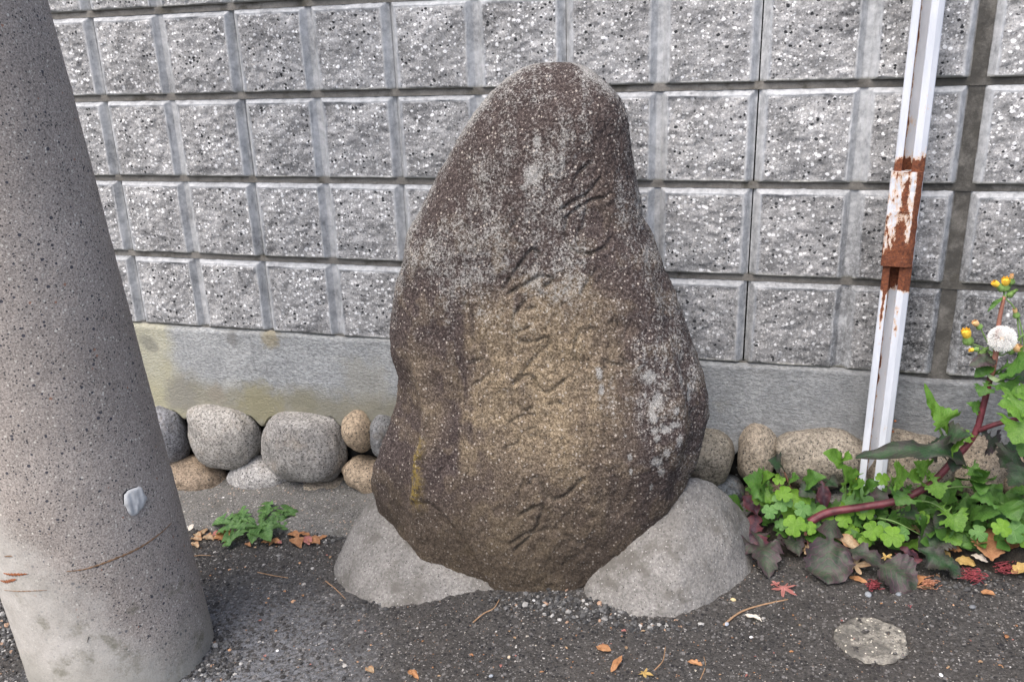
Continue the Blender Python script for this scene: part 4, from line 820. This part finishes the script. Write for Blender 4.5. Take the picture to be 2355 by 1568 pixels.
# ---- green sow thistle seedlings between post and mound
sd1 = thing('young_sow_thistle', P(1800,1150,-.14), 'young green thistle beside the top of the right mortar mound, behind the clover', 'weed')
for i, (k, b, tp, w, mt) in enumerate([('sow',(1770,1138),(1706,1100),.8,'green'),('ovate',(1752,1112),(1782,1090),.5,'bright'),('sow',(1805,1086),(1764,1058),.7,'dark'),('sow',(1812,1114),(1840,1100),.7,'green'),('ovate',(1780,1160),(1722,1130),.6,'green'),('sow',(1800,1140),(1740,1150),.6,'bright'),('sow',(1890,1112),(1836,1140),.75,'dark'),('sow',(1884,1100),(1928,1120),.6,'dark'),('lance',(1845,1120),(1900,1096),.5,'green')]):
    place_leaf('leaf', k, P(*b, -.15), P(*tp, -.18), w*1.2, L[mt], sd1, CAMV, .14, .25, .18, i+70)
v, f = join([tube([P(1820,1160,-.14), P(1818,1125,-.145), P(1803,1084,-.15)], .0022, .0015, 7), tube([P(1800,1165,-.14), P(1770,1138,-.15), P(1730,1115,-.16)], .0022, .0015, 7)]); part('stem', v, f, MSTEMR, sd1)
sd2 = thing('young_sow_thistle', P(1950,1150,-.15), 'spindly bright green sow thistle with one tiny yellow bud at the steel post', 'weed')
for i, (k, b, tp, w, mt) in enumerate([('lance',(1937,1072),(1892,1042),.5,'bright'),('lance',(1934,1072),(1962,1056),.6,'bright'),('sow',(1948,1128),(1936,1066),.5,'bright'),('ovate',(1962,1135),(1990,1112),.6,'bright'),('sow',(1975,1150),(1955,1118),.6,'green'),('lance',(1990,1140),(2030,1110),.3,'green'),('sow',(2048,1120),(2097,1090),.8,'bright'),('sow',(2096,1114),(2060,1162),.85,'green'),('sow',(2133,1080),(2162,1148),.75,'bright'),('ovate',(2120,1112),(2085,1098),.6,'bright')]):
    place_leaf('leaf', k, P(*b, -.17), P(*tp, -.21), w*1.25, L[mt], sd2, CAMV, .14, .25, .18, i+90)
v, f = join([tube([P(1935,1175,-.15), P(1945,1130,-.16), P(1936,1070,-.17)], .002, .0013, 7), tube([P(1960,1165,-.15), P(1968,1130,-.17), P(1972,1108,-.17)], .002, .0013, 7)]); part('stem', v, f, MSTEMG, sd2)
v, f = tube([P(1972,1110,-.175), P(1971.6,1101,-.178)], .0042, .0032, 10, 3); part('flower_bud', v, f, MPETAL, sd2)
sd3 = thing('nettle_leaved_weed', P(2200,1200,-.14), 'broad-leaved green weed below the bent maroon stem, right of the steel post', 'weed')
for i, (k, b, tp, w, mt) in enumerate([('sow',(2150,1160),(2214,1224),.8,'bright'),('ovate',(2226,1192),(2304,1182),.42,'green'),('ovate',(2302,1155),(2342,1200),.85,'green'),('sow',(2300,1160),(2234,1142),.45,'green'),('ovate',(2165,1212),(2208,1256),.75,'bright'),('ovate',(2185,1212),(2112,1268),.75,'dark'),('ovate',(2112,1238),(2103,1182),.42,'green'),('sow',(2210,1240),(2254,1275),.6,'dark'),('lance',(2088,1248),(2120,1270),.6,'bright'),('lance',(2240,1120),(2262,1080),.3,'green'),('sow',(2240,1130),(2262,1112),.9,'green'),('ovate',(2250,1110),(2255,1140),.6,'green'),('ovate',(2310,1230),(2370,1245),.6,'green'),('sow',(2060,1180),(2120,1195),.5,'dark'),('ovate',(2180,1190),(2150,1215),.7,'dark')]):
    place_leaf('leaf', k, P(*b, -.16), P(*tp, -.21), w*1.25, L[mt], sd3, CAMV, .14, .25, .18, i+120)
v, f = join([tube([P(2090,1150,-.16), P(2140,1155,-.17), P(2185,1182,-.18)], .002, .0013, 7), tube([P(2150,1125,-.15), P(2230,1120,-.16), P(2310,1160,-.17)], .002, .0013, 7), tube([P(2020,1190,-.18), P(2060,1200,-.19), P(2115,1228,-.2)], .0018, .0012, 7)]); part('stem', v, f, MSTEMG, sd3)

# ---- clover
def trefoil(root, x, y, r, mt, Y, seed):
    c_ = P(x, y, Y); R_ = r*np.linalg.norm(c_-CAM)/FPX; rr = random.Random(seed); up = np.array([rr.uniform(-.25,.25), -.75+rr.uniform(-.2,.2), .7]); up /= np.linalg.norm(up)
    a = np.cross(up, [1,0,0]); a /= np.linalg.norm(a); b = np.cross(up, a); a0 = rr.uniform(0, 6.28)
    for k in range(3):
        d = a*math.cos(a0+k*2.094)+b*math.sin(a0+k*2.094)
        place_leaf('leaflet', 'leaflet', c_, c_+d*R_*1.05-up*R_*.12, 1.0, L[mt], root, up, .06, -.18, .04, seed*3+k)
cl = [(1799,1152,21),(1838,1147,24),(1820,1178,20),(1871,1182,29),(1827,1207,23),(1862,1213,14),(1796,1205,13),(1747,1145,16),(1791,1101,13),(1972,1145,30),(1960,1221,15),(2008,1219,20),(2030,1219,20),(2052,1233,22),(1950,1167,17),(1846,1170,18),(1802,1134,18),(1990,1240,15),(2075,1225,16),(2030,1100,14),(1905,1195,14),(2330,1219,24),(2304,1212,18),(2350,1235,18),(1770,1175,16),(1990,1175,18),(2120,1190,14),(2250,1225,16),(1940,1195,16)]
desc = {(1871,1182,29):'largest bright clover leaf cluster in front, left of the maroon stem'}
clv = thing('clover', P(1850,1190,-.18), 'patch of bright green clover before the cobbles between the mound and the steel post', 'clover')
clr = thing('clover', P(2325,1225,-.18), 'small pale green clover patch at the right edge beside the brown dry leaf', 'clover')
for i, (x, y, r) in enumerate(cl): trefoil(clr if x > 2200 else clv, x, y, r, 'clover' if i % 3 else 'clover2', -.16-.05*random.random()-(.03 if y > 1200 else 0), i+5)
# ---- low foliage filling the bed behind
V = []; F = []; A = []; T = []; o_ = 0
for i in range(330):
    x = random.uniform(1700, 2420); y = random.gauss(1185, 38); Y = -.06-.13*sstep(1120, 1260, y)-.02*random.random()
    if y < 1115 or y > 1262: continue
    if x < 1760 and y > 1180: continue
    c_ = P(x, y, Y); Ln = random.uniform(.018, .042); d = np.array([random.uniform(-1,1), random.uniform(-.8,.1), random.uniform(-.5,.6)]); d /= np.linalg.norm(d)
    up = CAMV+np.array([random.uniform(-.4,.4), 0, 0]); s_ = np.cross(d, up); s_ /= np.linalg.norm(s_); nn = np.cross(s_, d); vv_, f_, a_, t_ = leaf_shape(random.choice(['sow','ovate','ovate','lance']), i); w_ = .8
    z = .3*vv_[:,1]*(1-vv_[:,1])+.2*abs(vv_[:,0])
    V.append(c_+(d*vv_[:,1:2]+s_*vv_[:,:1]*w_+nn*z[:,None])*Ln); F.append(f_+o_); A.append(a_); T.append(t_); o_ += len(vv_)
tag(obj('ground_cover', mesh('ground_cover', np.vstack(V), np.vstack(F), L['green'], True, {'u': np.concatenate(A), 't': np.concatenate(T)})), 'low mixed green ground cover filling the bed at the foot of the wall', kind='stuff')

# ---- dandelion by the kerb
dc = P(596,1210,h=.012); dan = thing('dandelion', dc, 'flat green dandelion rosette growing in the joint between kerb and asphalt', 'weed')
for i, (x, y, h, w) in enumerate([(492,1208,.012,.55),(512,1248,.008,.5),(526,1190,.02,.5),(549,1180,.02,.5),(622,1156,.03,.6),(640,1164,.03,.35),(672,1172,.02,.5),(692,1184,.012,.4),(674,1197,.012,.5),(666,1215,.01,.5),(623,1245,.012,.65),(580,1248,.012,.6),(514,1256,.006,.45),(500,1225,.01,.45),(570,1192,.04,.5),(640,1205,.03,.5),(545,1215,.03,.5),(605,1180,.035,.5)]):
    a_ = random.uniform(-4, 4); place_leaf('leaf', 'runc' if i not in (10, 11) else 'ovate', P(596+a_, 1212, h=.008+.0012*i), P(596+(x-596)*1.04, 1212+(y-1212)*1.06, h=h*1.1), w*.95, L['dand'], dan, (0,-.3,1), .10, .42, .20, i+200)

# ================================================================== FALLEN LEAVES, TWIGS, LITTER
MARKS = [((120,1500),'at the foot of the pole'),((560,1330),'between the pole and the left mound'),((560,1500),'right of the pole near the lower picture edge'),((850,1480),'below the left mound'),((1100,1500),'below the gap between the mounds'),((1300,1470),'in front of the standing stone'),((1560,1510),'below the right mound'),((1720,1440),'beside the foot of the right mound'),((1850,1420),'below the purple leaves'),((2000,1530),'below the round cap'),((2010,1420),'just above the round cap'),((2200,1500),'right of the round cap'),((2280,1400),'below the red strings'),((480,1250),'left of the dandelion'),((600,1265),'below the dandelion'),((700,1235),'right of the dandelion'),((1000,1540),'at the lower edge left of centre'),((1420,1545),'at the lower edge right of centre')]
MN = {'orange':'orange','tan':'tan','brown':'brown','white':'straw','maple':'pink'}
def scraplabel(x, y, l_, a_, kind, mt):
    m_ = min(MARKS, key=lambda q: (q[0][0]-x)**2+((q[0][1]-y)*1.5)**2)[1]
    sz_ = 'tiny' if l_ < 6.5 else 'small' if l_ < 11 else 'longer'; up_ = 'upright' if 1.0 < a_ % 3.14 < 2.1 else 'lying crosswise'
    return f"{sz_} {MN[mt]} {'blade-shaped' if kind == 'lance' else 'crumpled'} leaf scrap {up_}, {m_}"
def fallen(name, label, kind, mt, b, tp, w, h0=.004, h1=.006, arch=.08, fold=.2, ripple=.12, seed=0, Y=None, cat='leaf', group=None):
    B = P(*b, h=h0) if Y is None else P(*b, Y); T_ = P(*tp, h=h1) if Y is None else P(*tp, Y); V, f, A, T = leaf_shape(kind, seed)
    d = T_-B; Ln = np.linalg.norm(d); d /= Ln; up = np.array([.05,-.12 if Y is None else -.7,1]); s_ = np.cross(d, up); s_ /= np.linalg.norm(s_); nn = np.cross(s_, d); tt_ = np.clip(V[:,1],0,1)
    z = arch*4*tt_*(1-tt_)+fold*abs(V[:,0])*w+ripple*vnoise(np.stack([V[:,0]*5+seed, V[:,1]*5, 0*tt_], -1), seed)*.5
    wv = (d[None]*V[:,1:2]+s_[None]*V[:,:1]*w+nn[None]*z[:,None])*Ln
    o = obj(name, mesh(name, wv, f, L[mt], True, {'u': A, 't': T}), None, B); return tag(o, label, cat, group)
FLV = [
 ('maple_leaf','red maple leaf lying on the dry leaves between the purple weed leaves','maple','maple',(1842,1252),(1868,1222),1.0,.03,.05),
 ('maple_leaf','pink-red maple leaf lying alone on the asphalt in front of the purple leaves','maple','maple',(1795,1340),(1808,1376),1.0,.004,.006),
 ('maple_leaf','second pink maple leaf, folded, touching the lone one on the asphalt','star','maple',(1800,1345),(1766,1343),.7,.006,.006),
 ('dry_leaf','pale tan star-shaped dry leaf left of the round purple leaf','star','tan',(1875,1258),(1832,1272),1.35,.03,.012),
 ('dry_leaf','pale tan curled dry leaf right of the round purple leaf','star','tan',(1952,1322),(1985,1272),1.2,.01,.04),
 ('dry_leaf','large tan dry leaf leaning among the clover behind the round purple leaf','dry','tan',(1920,1232),(1995,1285),.75,.06,.01),
 ('dry_leaf','reddish brown dry leaf under the red maple leaf','dry','brown',(1832,1248),(1892,1262),.7,.02,.02),
 ('dry_leaf','large orange-brown dry leaf standing upright at the right edge of the weeds','ovate','brown',(2280,1290),(2268,1212),.85,.03,.06),
 ('dry_leaf','yellow curled dry leaf below the upright brown leaf','dry','yellow',(2194,1288),(2244,1300),.8,.012,.01),
 ('dry_leaf','bleached white curled leaf beside the yellow curled one','dry','white',(2232,1276),(2272,1292),.7,.03,.02),
 ('dry_leaf','ochre dry leaf under the green weed, left of the upright brown leaf','dry','yellow',(2150,1268),(2188,1284),.8,.02,.015),
 ('dry_leaf','orange-brown dry leaf behind the ochre one','dry','orange',(2180,1262),(2212,1266),.9,.03,.03),
 ('dry_leaf','small yellow leaf lying on the lobed purple leaf','star','yellow',(2024,1286),(2054,1276),.8,.035,.04),
 ('dry_leaf','orange willow-shaped leaf pointing under the lobed purple leaf','lance','orange',(1952,1326),(1996,1342),.38,.006,.006),
 ('dry_leaf','orange oval leaf on the asphalt below the red strings at the right','lance','orange',(2255,1360),(2290,1368),.6,.005,.005),
 ('dry_leaf','bright yellow leaf at the right edge beside the red strings','dry','yellow',(2326,1318),(2372,1300),.7,.012,.02),
 ('dry_leaf','long tan willow-shaped leaf under the purple rosette front','lance','tan',(2105,1350),(2150,1353),.3,.005,.006),
 ('dry_leaf','brown dry leaf under the dark toothed leaf','dry','orange',(2092,1320),(2110,1345),.9,.006,.01),
 ('dry_leaf','tan dry leaf hidden between clover and green weed','dry','tan',(2080,1200),(2140,1232),.8,.05,.04),
 ('dry_leaf','dull brown leaf behind the clover near the mound','dry','brown',(1800,1215),(1840,1240),.8,.03,.02),
 ('dry_leaf','dark red leaf behind the upright brown leaf','dry','darkred',(2285,1228),(2320,1262),.8,.05,.03),
 ('dry_leaf','dull pink-brown leaf above the red strings at the right edge','dry','brown',(2310,1262),(2360,1245),.6,.03,.05),
 ('dry_leaf','glossy orange-brown leaf alone on the asphalt below the stone','ovate','orange',(1370,1486),(1406,1497),.62,.006,.005),
 ('dry_leaf','curved pale orange leaf blade on the asphalt right of the glossy one','lance','orange',(1405,1545),(1430,1508),.3,.005,.008),
 ('dry_leaf','pale straw-coloured leaf blade on the asphalt below the left mound','lance','tan',(842,1532),(860,1548),.5,.005,.005),
 ('dry_leaf','brown folded leaf blade near the lower picture edge, left of centre','lance','orange',(940,1540),(962,1560),.4,.005,.005),
 ('dry_leaf','crumpled yellowish star leaf near the lower picture edge','star','yellow',(1468,1545),(1500,1555),.8,.005,.008),
 ('dry_leaf','cream rounded petal beside the pole at the kerb','ovate','white',(434,1220),(446,1205),.8,.02,.03),
 ('dry_leaf','pinkish curled dry leaf blade near the right mound','dry','white',(1712,1412),(1752,1428),.35,.005,.006),
 ('dry_leaf','tan dry leaf splinter pair left of the round cap','dry','orange',(1580,1520),(1618,1530),.35,.005,.006)]
for i, a in enumerate(FLV): fallen(*a[:7], h0=a[7], h1=a[8], seed=300+i)
# litter round the dandelion
for i in range(36):
    x = random.choice([random.gauss(488,20), random.gauss(480,22), random.gauss(600,55), random.gauss(690,22)]); y = 1235+random.gauss(0,8)+(x > 560)*10-(x > 660)*20; a_ = random.gauss(0,.4); l_ = random.uniform(10, 30)
    kd, mm = random.choice(['lance','dry','lance']), random.choice(['orange','tan','brown','brown','maple','tan'])
    fallen('leaf_fragment', scraplabel(x, y, l_, a_, kd, mm), kd, mm, (x, y), (x+l_*math.cos(a_), y+l_*math.sin(a_)), random.uniform(.35,.6), seed=i+400, group='leaf scraps round the dandelion')
for i in range(135):
    x = random.uniform(460, 2340); y = random.uniform(1255, 1562)
    if 860 < x < 1740 and y < 1440: y = random.uniform(1440, 1562)
    if x < 560 and y > 1380: continue
    a_ = random.uniform(0, 3.14); l_ = random.choice([4,5,6,7,9,12])
    kd, mm = random.choice(['lance','dry']), random.choice(['orange','tan','orange','brown','white','maple'])
    fallen('leaf_fragment', scraplabel(x, y, l_, a_, kd, mm), kd, mm, (x, y), (x+l_*math.cos(a_), y+l_*math.sin(a_)*.6), random.uniform(.3,.6), seed=i+500, group='leaf scraps on the asphalt')
for lab, pts, r0 in [('long bent brown twig lying right of the right mound', [(1664,1436),(1700,1408),(1745,1392),(1812,1377)], .0022),('dark twig between the mounds below the stone', [(1088,1430),(1112,1410),(1135,1398),(1148,1378)], .0017),
    ('thin straight straw lying against the left mound', [(748,1335),(770,1352),(794,1376)], .0013),('thin tan twig on the asphalt left of the left mound', [(592,1315),(625,1322),(662,1328)], .0014),
    ('hooked twig near the lower picture edge, right of centre', [(1505,1540),(1524,1518),(1530,1486)], .0014),('short straw beside the concrete pole', [(444,1278),(464,1276),(486,1277)], .0011),('thin tan twig left of the round cap, at the bottom', [(1610,1562),(1622,1530),(1618,1508)], .001)]:
    q_ = [P(*p_, h=.004+r0) for p_ in pts]; v, f = tube(q_, r0, r0*.6, 7, 6, .2); o = obj('twig', mesh('twig', v-q_[0], f, MTWIG), None, q_[0]); tag(o, lab, 'twig')
# red stringy clumps
for lab, x, y, R_, n_, mt, ax in [('tangled red string-like dry clump below the yellow curled leaf',2238,1322,32,46,MRED,(-.9,.5)),('tangled red string-like dry clump at the right edge',2312,1300,28,40,MRED,(.9,.2)),('brown-red curled string clump beside the dark toothed leaf',2140,1340,24,42,MREDB,(.9,.1)),('short red string clump in front of the lobed purple leaf',2010,1344,22,30,MRED,(.9,.35)),('single red string on the asphalt right of the purple rosette',2096,1388,13,3,MRED,(.6,.8))]:
    ts = []
    for k in range(n_):
        cx_, cy_ = x+random.gauss(0,R_*.35), y+random.gauss(0,R_*.22); s_ = random.choice((-1,1)); l_ = R_*random.uniform(.4,.9); pp_ = []
        for t_ in (-1,-.3,.4,1): pp_.append(P(cx_+ax[0]*l_*t_*.6+random.gauss(0,R_*.10), cy_+ax[1]*l_*t_*.45*s_+random.gauss(0,R_*.08), h=.005+random.random()*.018*(n_ > 5)))
        ts.append(tube(pp_, .0009, .0006, 5, 4))
    c_ = P(x, y); v, f = join(ts); tag(obj('red_string_clump', mesh('red_string_clump', v-c_, f, mt), None, c_), lab, 'plant debris')
# pebbles
for lab, x, y, r, c3 in [('blue-grey pebble at the tip of the long twig',1671,1434,8,(.38,.41,.46)),('round cream snail-like pebble at the rim of the right mound',1686,1378,8,(.62,.50,.28)),('grey pebble below the lobed purple leaf',1996,1366,12,(.25,.27,.29)),('grey pebble right of the first one below the lobed leaf',2066,1366,9,(.2,.22,.24)),('dark grey pebble alone above and right of the round cap',2236,1395,9,(.15,.16,.17)),
    ('white pebble at the lower edge right of centre',2164,1551,6,(.75,.76,.78)),('white pebble on the asphalt left of the round cap',1727,1464,5,(.75,.76,.78)),('white flake on the kerb above the dandelion',580,1136,6,(.8,.8,.8)),('white flake on the kerb near the cobbles',514,1144,4,(.75,.75,.75)),('white chip near the pole on the asphalt',638,1495,5,(.8,.8,.8)),('cream pebble on the asphalt below the stone',1170,1510,6,(.55,.45,.32)),('grey pebble on the asphalt near the bottom centre',1129,1553,7,(.3,.33,.36)),('pale pebble between the mounds',1228,1380,6,(.45,.45,.45))]:
    c_ = P(x, y, h=.006 if y > 1200 else .018); R_ = r*np.linalg.norm(c_-CAM)/FPX; v = ICO*R_*np.array([1,.75,.55])*(1+rng.uniform(-.1,.1,(12,1)))
    me = mesh('pebble', v, ICOF, MCHIP, True, {'tint': np.tile(c3, (12,1))}); o = obj('pebble', me, None, c_, (0,0,random.uniform(0,3))); md = o.modifiers.new('s', 'SUBSURF'); md.levels = md.render_levels = 2; tag(o, lab, 'pebble')
# round cap set flush in the asphalt
capo = thing('ground_cap', (cap[0], cap[1], float(gz(cap[0]))), 'round pale concrete cap set flush in the asphalt at the lower right', 'ground cap')
m = 90; ang = np.linspace(0, 2*np.pi, m, endpoint=False); V = []
for s in np.linspace(0.01, 1, 24):
    for a in ang:
        rr_ = (.0605+.0045*float(vnoise(np.array([math.cos(a)*2.2, math.sin(a)*2.2, 3.]), 2))+.002*float(vnoise(np.array([math.cos(a)*9, math.sin(a)*9, 3.]), 4)))*s; x, y = cap[0]+rr_*math.cos(a), cap[1]+rr_*math.sin(a)
        V.append((x, y, float(gz(x))+(.007 if s < .96 else .001)))
V = np.array(V); V[:,2] += .0022*fbm(V*70, 3, 4)+.0012*fbm(V*220, 2, 5); part('concrete_disc', V, [(i*m+j, i*m+(j+1)%m, (i+1)*m+(j+1)%m, (i+1)*m+j) for i in range(23) for j in range(m)], MLID, capo)
